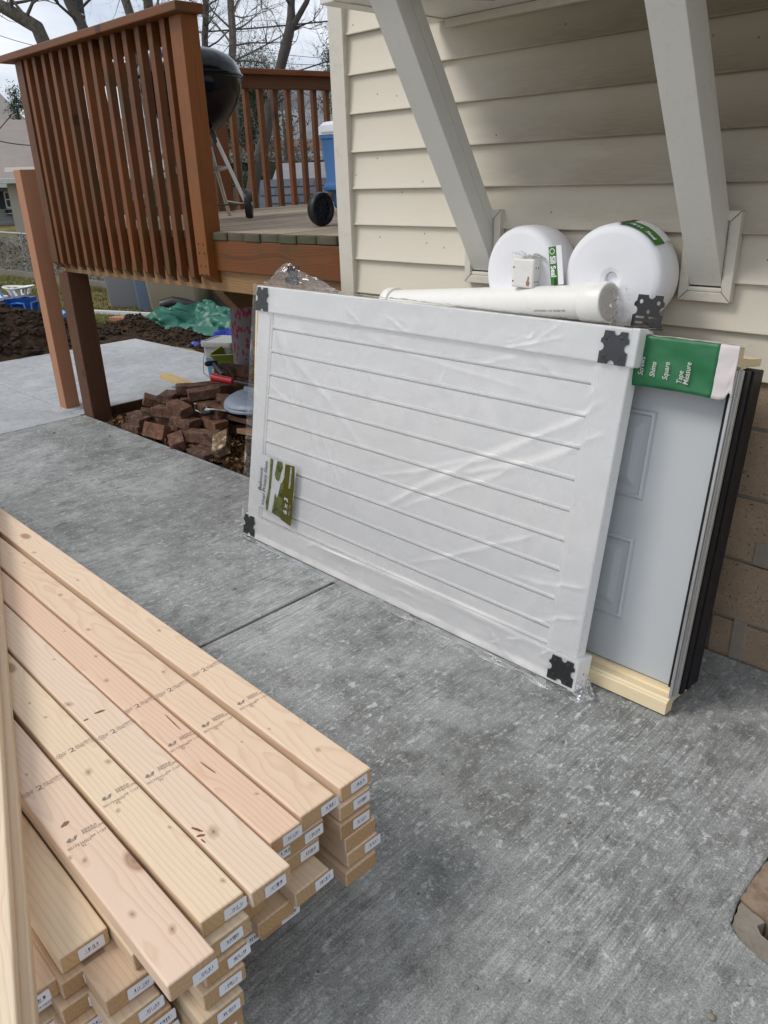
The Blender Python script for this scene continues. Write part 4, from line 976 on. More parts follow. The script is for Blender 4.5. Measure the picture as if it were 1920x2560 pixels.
def blot(t, bx, by, l, w, mat, seed, name='pitch_streak', ang=0):
    pts = []
    for k in range(18):
        a = 2*math.pi*k/18; q = 1+.3*fbm(math.cos(a)*2, math.sin(a)*2, seed)
        c_, s_ = math.cos(a)*l/2*q, math.sin(a)*w/2*q
        pts.append((c_*math.cos(ang)-s_*math.sin(ang), c_*math.sin(ang)+s_*math.cos(ang)))
    o = prism(name, pts, 0, .0004, mat, t, on_top(t, bx, by)-Vector((0, 0, .0004)))
blot(tops['third'], .255, -.006, .055, .0035, 'pitch', 1, ang=R(4)); blot(tops['third'], .44, .020, .075, .003, 'pitch', 2, ang=R(-3))
blot(tops['fourth'], .190, -.030, .026, .005, 'bark_red', 3, 'torn_bark', R(22)); blot(tops['fourth'], .172, -.033, .016, .006, 'bark_red', 5, 'torn_bark', R(55)); blot(tops['fourth'], .158, -.037, .014, .003, 'bark_red', 15, 'torn_bark', R(4))
blot(tops['fourth'], .66, .004, .007, .026, 'bark_red', 4, 'torn_bark', R(-12)); blot(tops['fourth'], .655, -.031, .005, .012, 'bark_red', 9, 'torn_bark')
blot(tops['sixth'], .43, -.012, .010, .018, 'pitch', 6, ang=R(20))
# round knots with rings
n = NT('knot'); co = n.co(); x, y, z = n.sep(co)
rr = n.math('SQRT', n.math('ADD', n.math('MULTIPLY', x, x), n.math('MULTIPLY', n.math('MULTIPLY', y, y), 1.5)))
rr = n.math('ADD', rr, n.math('MULTIPLY', n.math('SUBTRACT', n.noise(co, 60, 2), .5), .35))
cK = n.ramp(rr, (0.0, (.10, .05, .03)), (.14, (.22, .13, .08)), (.22, (.42, .26, .16)), (.34, (.34, .20, .12)), (.5, (.50, .33, .21)), (.62, (.44, .28, .17)), (.8, (.60, .43, .29)))
n.bsdf(cK, .6); n.t.nodes['Principled BSDF'].inputs['Alpha'].default_value = 1
al = n.ramp(rr, (.0, .70), (.20, .36), (.62, .18), (.95, 0.0)); n.t.links.new(al, n.t.nodes['Principled BSDF'].inputs['Alpha']); M['knot'] = n.m
_kn = {}
def knot(t, bx, by, r, sx=1.3):
    if 'k' not in _kn:
        bm = bmesh.new(); vs = [bm.verts.new((math.cos(2*math.pi*k/24), math.sin(2*math.pi*k/24), 0)) for k in range(24)]; bm.faces.new(vs)
        me = bpy.data.meshes.new('knot'); bm.to_mesh(me); bm.free(); me.materials.append(M['knot']); _kn['k'] = me
    o = bpy.data.objects.new('knot', _kn['k']); COL.objects.link(o); o.parent = t; o.location = on_top(t, bx, by)-Vector((0, 0, .0001)); o.scale = (r*sx*.85, r*.85, 1); o.rotation_euler = (0, 0, random.uniform(-.4, .4))
for nm, L_ in {'far right': [(.12, .0, .011), (.25, -.030, .006), (.80, .01, .010), (1.25, -.015, .009), (1.55, -.028, .012)], 'second': [(.26, .004, .005), (.62, .02, .009), (.95, -.02, .012), (1.2, .01, .014), (1.5, .02, .007)],
  'third': [(.70, -.01, .012), (.82, .02, .009), (1.0, .015, .006), (.12, .02, .007)], 'fourth': [(.163, -.012, .021), (.95, .02, .007), (.74, -.034, .016)], 'fifth': [(.045, .030, .009), (.475, -.012, .015), (.475, .031, .013), (.33, -.02, .009), (.22, .028, .007), (.72, .0, .008), (.80, -.005, .007)],
  'sixth': [(.082, .014, .013), (.155, -.018, .012), (.32, -.024, .010), (.345, -.04, .008), (.62, -.01, .006)], 'seventh': [(.30, -.020, .011), (.24, -.005, .007)]}.items():
    for bx, by, r in L_: knot(tops[nm], bx, by, r)

# ================================================================== ON THE DECK
random.seed(5)
gl = thing('kettle_grill', 'black kettle grill on thin aluminium legs standing behind the deck corner post', 'grill', (-4.286, 2.814, 1.245))
GZ = .735
lathe('bowl', [(0, GZ-.285), (.06, GZ-.282), (.13, GZ-.258), (.20, GZ-.200), (.25, GZ-.133), (.28, GZ-.064), (.289, GZ-.005), (.296, GZ), (.296, GZ+.004), (.286, GZ+.004)], 'enamel', gl, 64)
lathe('lid', [(.297, GZ+.006), (.300, GZ+.010), (.298, GZ+.018), (.290, GZ+.022), (.282, GZ+.046), (.262, GZ+.084), (.225, GZ+.118), (.17, GZ+.142), (.10, GZ+.155), (.03, GZ+.160), (0, GZ+.160)], 'enamel', gl, 64)
o = box('handle_plate', (-.045, -.006, -.020), (.045, .006, .014), 'dull_aluminium', gl, .003); a_ = R(-30); o.location = (.296*math.cos(a_), .296*math.sin(a_), GZ-.008); o.rotation_euler = (0, 0, a_+R(90))
tube('lid_handle', [(-.05, 0, GZ+.15), (-.05, 0, GZ+.195), (.05, 0, GZ+.195), (.05, 0, GZ+.15)], .011, 'black_plastic', gl, 8)
lathe('ash_catcher', [(0, .262), (.15, .272), (.165, .285), (.168, .285), (.152, .266), (0, .255)], 'dull_aluminium', gl, 40)
for ang, wheel in ((7, True), (238, True), (122, False)):
    a_ = R(ang); c_, s_ = math.cos(a_), math.sin(a_)
    top = (.15*c_, .15*s_, GZ-.285); foot = (.366*c_, .366*s_, .078 if wheel else 0)
    tube('leg', [top, foot], .0115, 'dull_aluminium', gl, 12)
    tube('leg_socket', [(.135*c_, .135*s_, GZ-.265), (.172*c_, .172*s_, GZ-.335)], .0165, 'black_plastic', gl, 12)
    tube('tray_bracket', [(.10*c_, .10*s_, .255), (.262*c_, .262*s_, .275)], .008, 'dull_aluminium', gl, 8)
    if wheel:
        w = lathe('wheel', [(0, -.014), (.05, -.014), (.055, -.020), (.072, -.020), (.076, -.012), (.0775, 0), (.076, .012), (.072, .020), (.055, .020), (.05, .014), (0, .014)], 'black_plastic', gl, 40, (foot[0]+.026*c_*0+.018*c_, foot[1]+.018*s_, .0775), (R(90), 0, R(140) if ang == 7 else R(150)))
        lathe('hub', [(0, .024), (.012, .022), (.014, -.022), (0, -.024)], 'dull_aluminium', w, 16)
A1 = (.366*math.cos(R(7)), .366*math.sin(R(7)), .078); A2 = (.366*math.cos(R(238)), .366*math.sin(R(238)), .078)
tube('axle', [A1, A2], .0045, 'steel_dark', gl, 8)
tube('lower_rod', [A1, (.366*math.cos(R(122)), .366*math.sin(R(122)), .085)], .004, 'dull_aluminium', gl, 8)

cl = thing('wheeled_cooler', 'blue wheeled cooler with white lid standing on the deck by the house corner', 'cooler', (-3.045, 2.640, 1.232))
def rrect(x0, x1, y0, y1, r, k=6):
    p = []
    for cx, cy, a0 in ((x1-r, y1-r, 0), (x0+r, y1-r, 90), (x0+r, y0+r, 180), (x1-r, y0+r, 270)):
        p += [(cx+r*math.cos(R(a0+90*i/k)), cy+r*math.sin(R(a0+90*i/k))) for i in range(k+1)]
    return p
def loft(name, secs, mat, par, loc=(0, 0, 0), smooth=True):
    """stack of equal-length closed outlines [(z, [(x,y)..])]"""
    bm = bmesh.new(); rings = [[bm.verts.new((x, y, z)) for x, y in p] for z, p in secs]; k = len(rings[0])
    for A, B in zip(rings, rings[1:]):
        for i in range(k): bm.faces.new((A[i], A[(i+1) % k], B[(i+1) % k], B[i]))
    bm.faces.new(rings[0][::-1]); bm.faces.new(rings[-1]); bmesh.ops.recalc_face_normals(bm, faces=bm.faces[:])
    return fin(bm, name, mat, par, loc, (0, 0, 0), smooth)
def cs(z, i, r=.035, d=0): return (z, rrect(.0+i, .46-i, .02+i, .50-i, r))
loft('body', [cs(.004, .052), cs(.012, .044), cs(.075, .042), cs(.085, .034), cs(.145, .030), cs(.160, .001), cs(.172, -.002), cs(.185, .004), cs(.20, .012), cs(.36, .003), cs(.378, .001), cs(.382, -.004), cs(.396, -.004)], 'cooler_blue', cl)
loft('lid', [cs(.397, -.006), cs(.432, -.006), cs(.437, .004), cs(.448, .008), cs(.452, .02), cs(.453, .05)], 'cooler_white', cl)
o = box('lid_panel', (.05, .07, .448), (.41, .44, .462), 'cooler_white', cl, .006, 3)
o = box('lid_latch', (.03, .008, .404), (.43, .022, .440), 'cooler_white', cl, .005, 3)
box('base_skid', (.07, .06, -.001), (.42, .46, .03), 'cooler_blue', cl, .01, 2)
for xo, ln in ((.012, 0), (.462, 0)):
    w = lathe('wheel', [(0, .006), (.016, .008), (.018, .004), (.050, .002), (.056, .010), (.066, .013), (.074, .009), (.0765, 0), (.0765, -.02), (.073, -.028), (0, -.028)], 'black_plastic', cl, 48, (xo+.004, .008, .0765), (0, R(90), 0))
    bm = bmesh.new()
    for k in range(10):
        a_ = 2*math.pi*k/10
        bbox(bm, (.016, -.0028, .002), (.054, .0028, .0075), Matrix.Rotation(a_, 4, 'Z'))
    fin(bm, 'spokes', 'steel_dark', w)
cl.rotation_euler = (0, 0, R(4))

# ================================================================== UNDER THE DECK
def crumple(nm, fn, nu, nv, mat, par=None, **k): return grid(nm, fn, nu, nv, mat, par, **k)
# brick pile
random.seed(11)
def brick(x, y, z, yaw_=0, rx=0, ry=0, label=None, mat='brick', sx=1.0):
    bm = bmesh.new(); L, Wd, H = .197*sx, .092, .058
    bbox(bm, (-L/2, -Wd/2, -H/2), (L/2, Wd/2, H/2)); bmesh.ops.subdivide_edges(bm, edges=bm.edges[:], cuts=2, use_grid_fill=True)
    sd = random.uniform(0, 99)
    for v in bm.verts:
        v.co += Vector((fbm(v.co.x*22+sd, v.co.y*22, v.co.z*22), fbm(v.co.x*22, v.co.y*22+sd, v.co.z*22), fbm(v.co.x*22, v.co.y*22, v.co.z*22+sd)))*.0022
        if abs(v.co.x) > L*.45 and abs(v.co.y) > Wd*.42 and random.random() < .3: v.co *= random.uniform(.90, .98)
    bevel(bm, .0022, 1)
    o = fin(bm, 'brick', mat, None, (x, y, z-.045), (R(rx), R(ry), R(yaw_)))
    dep = 'front' if y < 2.40 else 'middle' if y < 2.65 else 'back'; sd_ = 'left' if x < -4.35 else 'centre' if x < -4.10 else 'right'; ht = 'low' if z < .10 else 'halfway up' if z < .20 else 'high'
    return tag(o, label or f'plain used brick lying {ht} at the {dep} {sd_} of the heap under the deck', 'brick', 'old bricks heaped under the deck')
brick(-4.60, 2.345, .09, -6, 3, 2, 'brick lying across another at the left front of the heap beside the dark post')
brick(-4.60, 2.305, .035, 4, 0, -4, 'half buried brick under the left front brick beside the dark post')
brick(-4.315, 2.300, .075, 8, 68, 0, 'brick standing on its long edge at the front of the heap next to the slab')
brick(-4.235, 2.435, .205, -4, 8, 5, 'dusty pale topped brick tilted outwards in the middle of the heap', sx=.97)
brick(-4.165, 2.420, .135, 6, 0, 2); brick(-4.08, 2.43, .075, 3, 0, 0); brick(-4.26, 2.45, .078, -5, 0, 0)
brick(-4.075, 2.295, .055, -28, 14, 4, 'brick with pale mortar smears lying tilted at the heap front by the slab')
brick(-4.20, 2.60, .275, 64, 2, -3, 'brown brick laid at an angle on the crest of the heap, right of its twin')
brick(-4.34, 2.60, .280, 62, 0, 4, 'reddish brick laid at an angle on the crest of the heap, left of its twin')
brick(-4.43, 2.49, .235, 24, 10, 0, 'broken half brick lodged near the crest of the heap', sx=.55)
brick(-4.56, 2.475, .175, 62, 8, 24, 'brick sliding steeply down the left flank of the heap')
brick(-4.55, 2.44, .105, 58, 0, 14); brick(-4.40, 2.44, .155, 20, 0, 0); brick(-4.42, 2.46, .09, 10, 0, 4); brick(-4.42, 2.60, .15, 70, 0, 0)
brick(-4.155, 2.605, .205, 60, 0, 0); brick(-4.05, 2.56, .20, 4, 0, 6); brick(-4.10, 2.58, .135, 10, 0, 0); brick(-3.99, 2.52, .135, -8, 0, 0); brick(-4.25, 2.66, .20, 70, 0, 0)
brick(-4.00, 2.45, .07, 12, 0, 0); brick(-3.93, 2.39, .10, 30, 0, 0); brick(-4.30, 2.60, .21, 66, 0, 0); brick(-4.30, 2.62, .14, 60, 0, 0); brick(-4.18, 2.62, .14, 60, 0, 0)
brick(-3.90, 2.395, .045, 4, 0, 0, 'dark low brick just behind the mortar crusted brick')
brick(-3.80, 2.29, .035, -4, 4, 0, 'flat brick at the foot of the heap, nearest the slab edge')
brick(-3.700, 2.365, .105, -38, 22, 12, 'brick with thick pale mortar crust leaning at the right of the heap', 'brick_limed')
brick(-4.08, 2.665, .225, 2, 82, 0, 'small reddish brick face standing upright beside the round lid', sx=.7)
brick(-4.48, 2.99, .315, 10, 0, 0, 'left one of two sooty bricks stacked behind the heap in front of the bucket'); brick(-4.30, 3.02, .315, 4, 0, 0, 'right one of two sooty bricks stacked behind the heap in front of the bucket')
for z in (.255, .195, .135, .075):
    brick(-4.48, 3.00, z, random.uniform(-5, 14)); brick(-4.29, 3.01, z, random.uniform(-5, 14)); 
for x, y, z, a in [(-4.40, 2.78, .25, 66), (-4.28, 2.80, .25, 62), (-4.40, 2.80, .19, 40), (-4.26, 2.78, .19, 66), (-4.36, 2.78, .13, 60), (-4.22, 2.76, .13, 70), (-4.12, 2.75, .19, 70), (-4.36, 2.75, .07, 66), (-4.2, 2.7, .07, 50), (-4.5, 2.62, .07, 60), (-4.05, 2.72, .13, 60), (-3.98, 2.65, .08, 30)]: brick(x, y, z, a, random.uniform(-3, 3))
o = bar('wood_scrap', (-5.42, 3.03, .085), (-4.85, 3.00, .060), .085, .036, 'scrap_yellow', up=(0, .15, 1)); tag(o, 'short yellow offcut of timber lying on the concrete behind the brick heap', 'wood scrap')
for i in range(5):
    pass
# round bin lid with raised handle
ld = thing('bin_lid', 'dusty blue grey round bin lid lying on the brick heap under the deck', 'lid', (-3.845, 2.79, .225), (R(3), R(-2), R(20)))
lathe('lid_disc', [(0, .030), (.12, .028), (.200, .020), (.222, .010), (.236, -.002), (.240, -.010), (.232, -.012), (.236, -.022), (.243, -.026), (.243, -.036), (.236, -.038), (.20, -.02), (0, -.012)], 'lid_blue_grey', ld, 56)
extr_x('lid_grip', [(-.035, .026), (-.026, .054), (.026, .054), (.035, .026)], -.14, .14, 'lid_blue_grey', ld, rot=(0, 0, R(-18)))
for x, y in ((-3.95, 2.72), (-3.75, 2.74), (-3.82, 2.92)): 
    for z in ((.165,) if x < -3.9 else (.045, .105, .165)): brick(x, y, z, random.uniform(-20, 20), label='brick in deep shadow beneath the round bin lid')
cw = thing('caster_wheel', 'small black wheel in a chrome fork lying on the bricks', 'caster wheel', (-4.02, 2.50, .168), (R(8), R(10), R(6)))
lathe('tyre', [(.018, -.011), (.036, -.012), (.041, -.006), (.041, .006), (.036, .012), (.018, .011)], 'black_plastic', cw, 32)
lathe('rim', [(0, .012), (.014, .013), (.020, .011), (.020, -.011), (0, -.012)], 'dull_aluminium', cw, 24)
tube('fork', [(-.085, -.028, -.012), (-.085, -.028, .032), (-.070, -.028, .034)], .0035, 'chrome', cw, 8)
tube('fork', [(-.085, -.028, -.012), (-.03, -.026, -.014), (.0, -.004, -.014)], .0035, 'chrome', cw, 8)
tube('fork', [(-.03, .015, .018), (0, 0, .016), (.06, .02, .022), (.13, .045, .028)], .006, 'chrome', cw, 8)
hg = thing('hand_tool', 'black tool with a flared red plastic grip lying on top of the bricks', 'tool', (-4.16, 2.72, .300), (0, R(3), R(8)))
tube('grip', [(-.085, 0, 0), (-.080, 0, 0), (-.04, 0, 0), (.10, 0, .004)], [.027, .027, .023, .020], 'tool_red', hg, 20)
tube('shaft', [(.09, 0, .004), (.30, .02, .005)], .010, 'steel_dark', hg, 10)
bt = thing('ball_peen_hammer', 'dark old hammer with a round head lying behind the red grip', 'hammer', (-4.42, 2.86, .302), (0, R(4), R(-20)))
tube('head', [(-.115, -.03, .012), (-.115, .03, .012)], .018, 'steel_dark', bt, 14)
lathe('peen', [(0, .02), (.012, .015), (.017, .004), (.017, -.006), (0, -.006)], 'steel_dark', bt, 14, (-.115, -.038, .012), (R(90), 0, 0))
tube('handle', [(-.11, 0, .010), (.02, 0, .002), (.14, 0, 0)], [.013, .011, .014], 'steel_dark', bt, 10)
for i, (p0, p1, lb) in enumerate([((-4.05, 2.62, .115), (-3.45, 2.62, .135), 'dark board end poking out under the bin lid'), ((-3.75, 2.55, .085), (-3.2, 2.60, .11), 'orange brown board lying in the shade under the bin lid')]):
    tag(bar('wood_scrap', p0, p1, .09, .03, 'raw_beam' if i else 'dark_post', up=(0, .2, 1)), lb, 'wood scrap')
# floral cushion bag
cb2 = thing('printed_cushion', 'tall grey cloth cushion roll with red leafy print beside the buckets under the deck', 'cushion', (-4.60, 3.30, .0))
lathe('cushion', [(0, 0), (.13, .005), (.150, .06), (.150, .30), (.145, .52), (.125, .72), (.085, .83), (.03, .86), (0, .865)], 'print_cloth', cb2, 28, (0, 0, .02), (R(3), R(4), 0), wob=.05)
# square bucket with lid
bu = thing('square_bucket', 'grubby grey square bucket with lid and wire handle, blue faded label', 'bucket', (-5.10, 3.40, -.02), (0, 0, R(24)))
def sq(z, h, r=.03): return (z, rrect(-h, h, -h, h, r))
loft('pail', [sq(0, .105), sq(.02, .112), sq(.30, .128), sq(.335, .13)], 'bucket_grey', bu)
loft('pail_lid', [sq(.325, .139), sq(.350, .142), sq(.362, .139), sq(.364, .125), sq(.357, .12)], 'bucket_grey', bu)
loft('label', [(z, [(x*1.0, y) for x, y in rrect(-h, h, -h, h, .03)]) for z, h in ((.09, .1175), (.24, .1265))], 'bucket_blue', bu)
tube('wire_handle', [(-.132, -.07, .30), (-.15, -.10, .22), (-.150, -.12, .12), (-.140, -.05, .06), (-.135, .05, .10), (-.135, .09, .29)], .004, 'chrome', bu, 6)
gb = thing('green_tub', 'lime green open plastic tub jammed in front of the square bucket', 'tub', (-4.86, 3.30, .17), (R(14), R(-6), R(14)))
def sq2(z, a, b, r=.03): return (z, rrect(-a, a, -b, b, r))
loft('tub', [sq2(0, .095, .07), sq2(.13, .118, .09), sq2(.145, .128, .10), sq2(.150, .128, .10), sq2(.150, .118, .09), sq2(.05, .105, .08), sq2(.02, .10, .075)], 'bucket_green', gb)
tag(box('storage_box', (-5.05, 3.82, .12), (-4.35, 4.05, .34), 'black_plastic', None, .02, 3), 'low black plastic box behind the buckets in front of the blue tarp', 'box')
tag(box('block_stand', (-5.0, 3.18, -.06), (-4.72, 3.42, .165), 'mortar', None, .01), 'dark block under the lime green tub', 'block')
tag(box('block_stand', (-5.05, 3.80, -.06), (-4.35, 4.07, .118), 'mortar', None, .01), 'dark block under the low black plastic box', 'block')
# tarps
def green(u, v):
    x = -8.55+2.05*u+.18*fbm(u*2, v*2, 31); y = 4.28+1.0*v+.16*fbm(u*3, v*2, 3)+.30*u
    e = min(1, min(u, 1-u, v, 1-v)*7)
    r1 = abs(fbm(u*2.3+.3, v*2.0, 9)); r2 = abs(fbm(u*5.2, v*4.1, 12)); r3 = fbm(u*11, v*9, 5)
    hgt = .03+.19*(1-min(1, r1*1.7))*(.40+.65*(1-u)) + .05*(1-min(1, r2*1.8)) + .004*r3
    return (x, y+.10*fbm(u*6, v*5, 8), -.02+hgt*e)
tag(grid('tarp', green, 130, 80, 'tarp_green'), 'crumpled green tarpaulin lying in a heap on the grass beyond the concrete', 'tarp')
def blue(u, v):
    x = -7.7+2.2*u; y = 4.75+1.1*v+.12*fbm(u*3, v*3, 3)
    e = min(1, min(u, 1-u, v, 1-v)*7)
    return (x, y, -.02+e*(.06+.20*(1-min(1, abs(fbm(u*3, v*2.4, 19))*1.8))**1.4+.02*fbm(u*10, v*8, 2)))
tag(grid('tarp', blue, 70, 40, 'tarp_blue'), 'crumpled blue tarpaulin lying behind the green one', 'tarp')
def blue2(u, v):
    x = -6.75+.75*u; y = 4.02+.42*v+.35*u
    e = min(1, min(u, 1-u, v, 1-v)*5)
    return (x, y, -.02+e*(.03+.13*(1-min(1, abs(fbm(u*3, v*3, 44))*2.2))**1.6))
tag(grid('tarp', blue2, 36, 26, 'tarp_blue'), 'small blue corner of tarpaulin lying at the edge of the concrete', 'tarp')
tag(tube('drain_hose', [(-8.95, 5.1, .06), (-8.84, 5.2, .10), (-8.72, 5.3, .07), (-8.6, 5.45, .03)], .07, 'black_plastic', None, 16), 'short black corrugated drain hose lying between the tan bin and the tarp', 'hose')

# ================================================================== YARD
def bin_(label, cx, cy, w, d, h, mat, wheels=False, yaw_=0, sticker=False):
    t = thing('wheeled_bin' if wheels else 'rubbish_bin', label, 'bin', (cx, cy, -.03), (0, 0, R(yaw_)))
    loft('bin_body', [(z, rrect(-a*w, a*w, -a*d, a*d, .05)) for z, a in ((0, .40), (.05, .415), (h*.5, .455), (h-.06, .485), (h-.05, .51), (h, .515))], mat, t)
    loft('bin_lid', [(z, rrect(-a*w, a*w, -a*d, a*d, .05)) for z, a in ((h+.002, .53), (h+.03, .53), (h+.06, .48), (h+.07, .30))], mat, t)
    if wheels:
        for sx in (-1, 1): lathe('wheel', [(0, .03), (.09, .03), (.10, .02), (.10, -.02), (.09, -.03), (0, -.03)], 'black_plastic', t, 24, (sx*w*.34, d*.42, .09), (0, R(90), 0))
    if sticker: box('sticker', (-.06, -d*.478-.003, h*.70), (.03, -d*.478+.02, h*.86), 'white_print', t, .001)
    return t
bin_('grey wheeled bin, leftmost of the three bins seen below the deck', -9.95, 5.30, .62, .66, 1.05, 'bin_grey', True, 32)
bin_('slate blue bin in the middle of the three bins seen below the deck', -9.32, 5.20, .36, .42, .90, 'bin_blue', False, 35)
bin_('tan bin with a white sticker, rightmost of the three bins seen below the deck', -9.02, 5.45, .78, .70, 1.0, 'bin_tan', False, 34, True)
tag(bar('plywood_sheet', (-9.15, 5.70, .10), (-7.9, 5.80, .10), .03, .30, 'weathered', up=(0, -.15, 1)), 'grey weathered board standing against the fence behind the tarps', 'board')
tag(bar('edging_timber', (-17, 5.80, .02), (-7.5, 5.90, .02), .09, .13, 'weathered'), 'weathered edging timber along the foot of the wire fence', 'timber')
tag(bar('long_lath', (-9.95, 4.42, .0), (-8.5, 4.82, .02), .05, .05, 'gutter_white'), 'long pale lath lying on the dry lawn left of the green tarp', 'lath')
tag(bar('plank_offcut', (-8.9, 4.40, .0), (-8.3, 4.62, .0), .12, .06, 'new_post'), 'reddish plank offcut lying on the lawn beside the green tarp', 'wood scrap')
# picnic coolers and basket beyond the soil heap
tc1 = thing('picnic_cooler', 'small blue cooler with a light blue frame under the white basket on the lawn', 'cooler', (-10.62, 4.06, -.03), (0, 0, R(40)))
loft('body', [(z, rrect(-a, a, -a*.8, a*.8, .02)) for z, a in ((0, .135), (.19, .15))], 'toy_blue', tc1)
for sx in (-1, 1):
    tube('frame', [(sx*.10, -.128, .0), (sx*.085, -.135, .125), (0, -.135, .135)], .014, 'toy_light_blue', tc1, 8)
tube('frame', [(.155, -.10, .0), (.160, -.09, .13), (.160, .09, .13), (.155, .10, 0)], .014, 'toy_light_blue', tc1, 8)
ba = thing('laundry_basket', 'white slotted plastic basket standing on the small blue cooler', 'basket', (-10.62, 4.05, .162), (0, 0, R(40)))
bm = bmesh.new()
secs = [(0, .12, .09), (.03, .135, .10), (.10, .175, .13), (.115, .19, .145), (.12, .20, .15)]
rings = []
for z, a, b in secs: rings.append([bm.verts.new((a*math.cos(2*math.pi*k/40), b*math.sin(2*math.pi*k/40), z+.02*abs(math.cos(2*math.pi*k/40)))) for k in range(40)])
for j, (A, B) in enumerate(zip(rings, rings[1:])):
    for k in range(40):
        if j == 1 and k % 4 in (1, 2): continue
        bm.faces.new((A[k], A[(k+1) % 40], B[(k+1) % 40], B[k]))
bm.faces.new(rings[0][::-1]); o = fin(bm, 'basket_body', 'basket_white', ba); md = o.modifiers.new('s', 'SOLIDIFY'); md.thickness = .008
tube('basket_rim', [(.2*math.cos(2*math.pi*k/32), .15*math.sin(2*math.pi*k/32), .12+.02*abs(math.cos(2*math.pi*k/32))) for k in range(33)], .008, 'basket_white', ba, 6)
tc2 = thing('picnic_cooler', 'blue cooler with a white lid behind the soil heap, at the left edge', 'cooler', (-10.62, 3.66, -.03), (0, 0, R(42)))
loft('body', [(z, rrect(-a, a, -a*.8, a*.8, .02)) for z, a in ((0, .17), (.20, .18))], 'toy_blue', tc2)
loft('lid', [(z, rrect(-a, a, -a*.8, a*.8, .02)) for z, a in ((.20, .185), (.235, .185), (.245, .17))], 'cooler_white', tc2)
tube('carry_handle', [(-.18, .02, .20), (-.15, .02, .30), (0, .02, .33), (.15, .02, .30), (.18, .02, .20)], .016, 'toy_light_blue', tc2, 8)
tag(tube('foam_noodle', [(-9.6, 4.12, .04), (-9.35, 4.05, .04)], .04, 'toy_light_blue', None, 12), 'light blue piece of plastic on the lawn glimpsed between the two posts', 'toy')

# soil heap
def heap(x, y):
    q = ((x+8.75)/1.15)**2+((y-2.15)/1.30)**2
    h = .50*math.exp(-q*1.15)+.13*math.exp(-(((x+8.05)/.7)**2+((y-2.9)/.6)**2)*1.3)
    h *= min(1, max(0, (-7.47+.05*fbm(y*3, 1, 4)-x)/.30))
    return h*(1+.25*fbm(x*2.1, y*2.1, 2))+.035*fbm(x*7, y*7, 4)*min(1, h*8)+.018*fbm(x*19, y*19, 1)*min(1, h*8)-.012
tag(grid('soil_heap', lambda u, v: (-10.6+3.2*u, .2+3.9*v, heap(-10.6+3.2*u, .2+3.9*v)), 130, 150, 'dirt', smooth=False), kind='stuff', label='heap of dark dug soil')
rng = np.random.default_rng(4)
def clods(name, pts, rr, mat):
    bm = bmesh.new(); bmesh.ops.create_icosphere(bm, subdivisions=1, radius=1); base = np.array([v.co[:] for v in bm.verts]); F = [[v.index for v in f.verts] for f in bm.faces]; bm.free()
    V = []; FF = []
    for i, p in enumerate(pts):
        s = rr[0]+(rr[1]-rr[0])*rng.random()**2.5
        b = base*(1+.35*rng.normal(size=(len(base), 1)))*s*np.array([1, 1, .7]); a = rng.random()*6.3; c_, s_ = math.cos(a), math.sin(a)
        b = b @ np.array([[c_, -s_, 0], [s_, c_, 0], [0, 0, 1]]); V.append(b+np.array(p)); FF += [[q+len(base)*i for q in f] for f in F]
    me = bpy.data.meshes.new(name); me.from_pydata(np.concatenate(V).tolist(), [], FF); return tag(mesh_obj(me, name, mat), kind='stuff')
pts = []
while len(pts) < 5200:
    x, y = rng.uniform(-10.3, -7.5), rng.uniform(.4, 3.9); h = heap(x, y)
    if h > .02: pts.append((x, y, h+.004))
clods('soil_clods', pts, (.006, .055), 'soil')
def strip(x, y): 
    a = math.exp(-((y-4.18)/.16)**2)*(.5+.5*fbm(x*1.7, 2, 6)+.35)
    b = .12*math.exp(-(((x+7.95)/.33)**2+((y-4.22)/.20)**2))+.09*math.exp(-(((x+7.05)/.35)**2+((y-4.2)/.16)**2))
    return .07*max(0, a)+b+.012*fbm(x*15, y*15, 1)-.045
tag(grid('soil_bank', lambda u, v: (-8.6+2.6*u, 3.90+.62*v, strip(-8.6+2.6*u, 3.90+.62*v)), 110, 34, 'dirt', smooth=False), kind='stuff')
clods('soil_clods', [(x, y, strip(x, y)+.003) for x, y in zip(rng.uniform(-8.6, -6.1, 1500), rng.normal(4.2, .11, 1500))], (.004, .03), 'soil')
# leaf litter under the deck and soil crumbs among the bricks
pts = [(x, y, -.02+.03*rng.random()) for x, y in zip(rng.uniform(-4.9, -2.9, 3800), 2.27+abs(rng.normal(0, .22, 3800)))]
tag(scatter_quads('leaf_litter', 'dry_leaves', pts, (.006, .024), flat=1.5, seed=3), kind='stuff')
pts = [(x, y, lawn_z(x, y)+.012) for x, y in zip(rng.uniform(-14, -7.7, 1500), rng.uniform(3.6, 5.8, 1500))]
tag(scatter_quads('fallen_leaves', 'dry_leaves', pts, (.012, .035), flat=3, seed=5), kind='stuff')
# grass blades
N = 60000
gx_ = rng.uniform(-17, -7.6, N); gy_ = rng.uniform(3.2, 5.85, N)
ok = ~((gx_ > -8.0) & (gy_ < 4.0)) & np.array([heap(a, b) < .02 for a, b in zip(gx_, gy_)]); gx_, gy_ = gx_[ok], gy_[ok]
extra = rng.uniform(-7.9, -5.4, 9000), rng.uniform(4.15, 7.5, 9000)
gx_ = np.concatenate([gx_, extra[0]]); gy_ = np.concatenate([gy_, extra[1]])
gzv = np.array([lawn_z(a, b) for a, b in zip(gx_, gy_)]); N = len(gx_)
B0 = np.stack([gx_, gy_, gzv], 1); an = rng.random(N)*6.28; wv = np.stack([np.cos(an), np.sin(an), 0*an], 1)*.004
le = np.stack([rng.normal(0, .022, N), rng.normal(0, .022, N), .02+.035*rng.random(N)], 1)
V = np.stack([B0-wv, B0+wv, B0+le], 1).reshape(-1, 3)
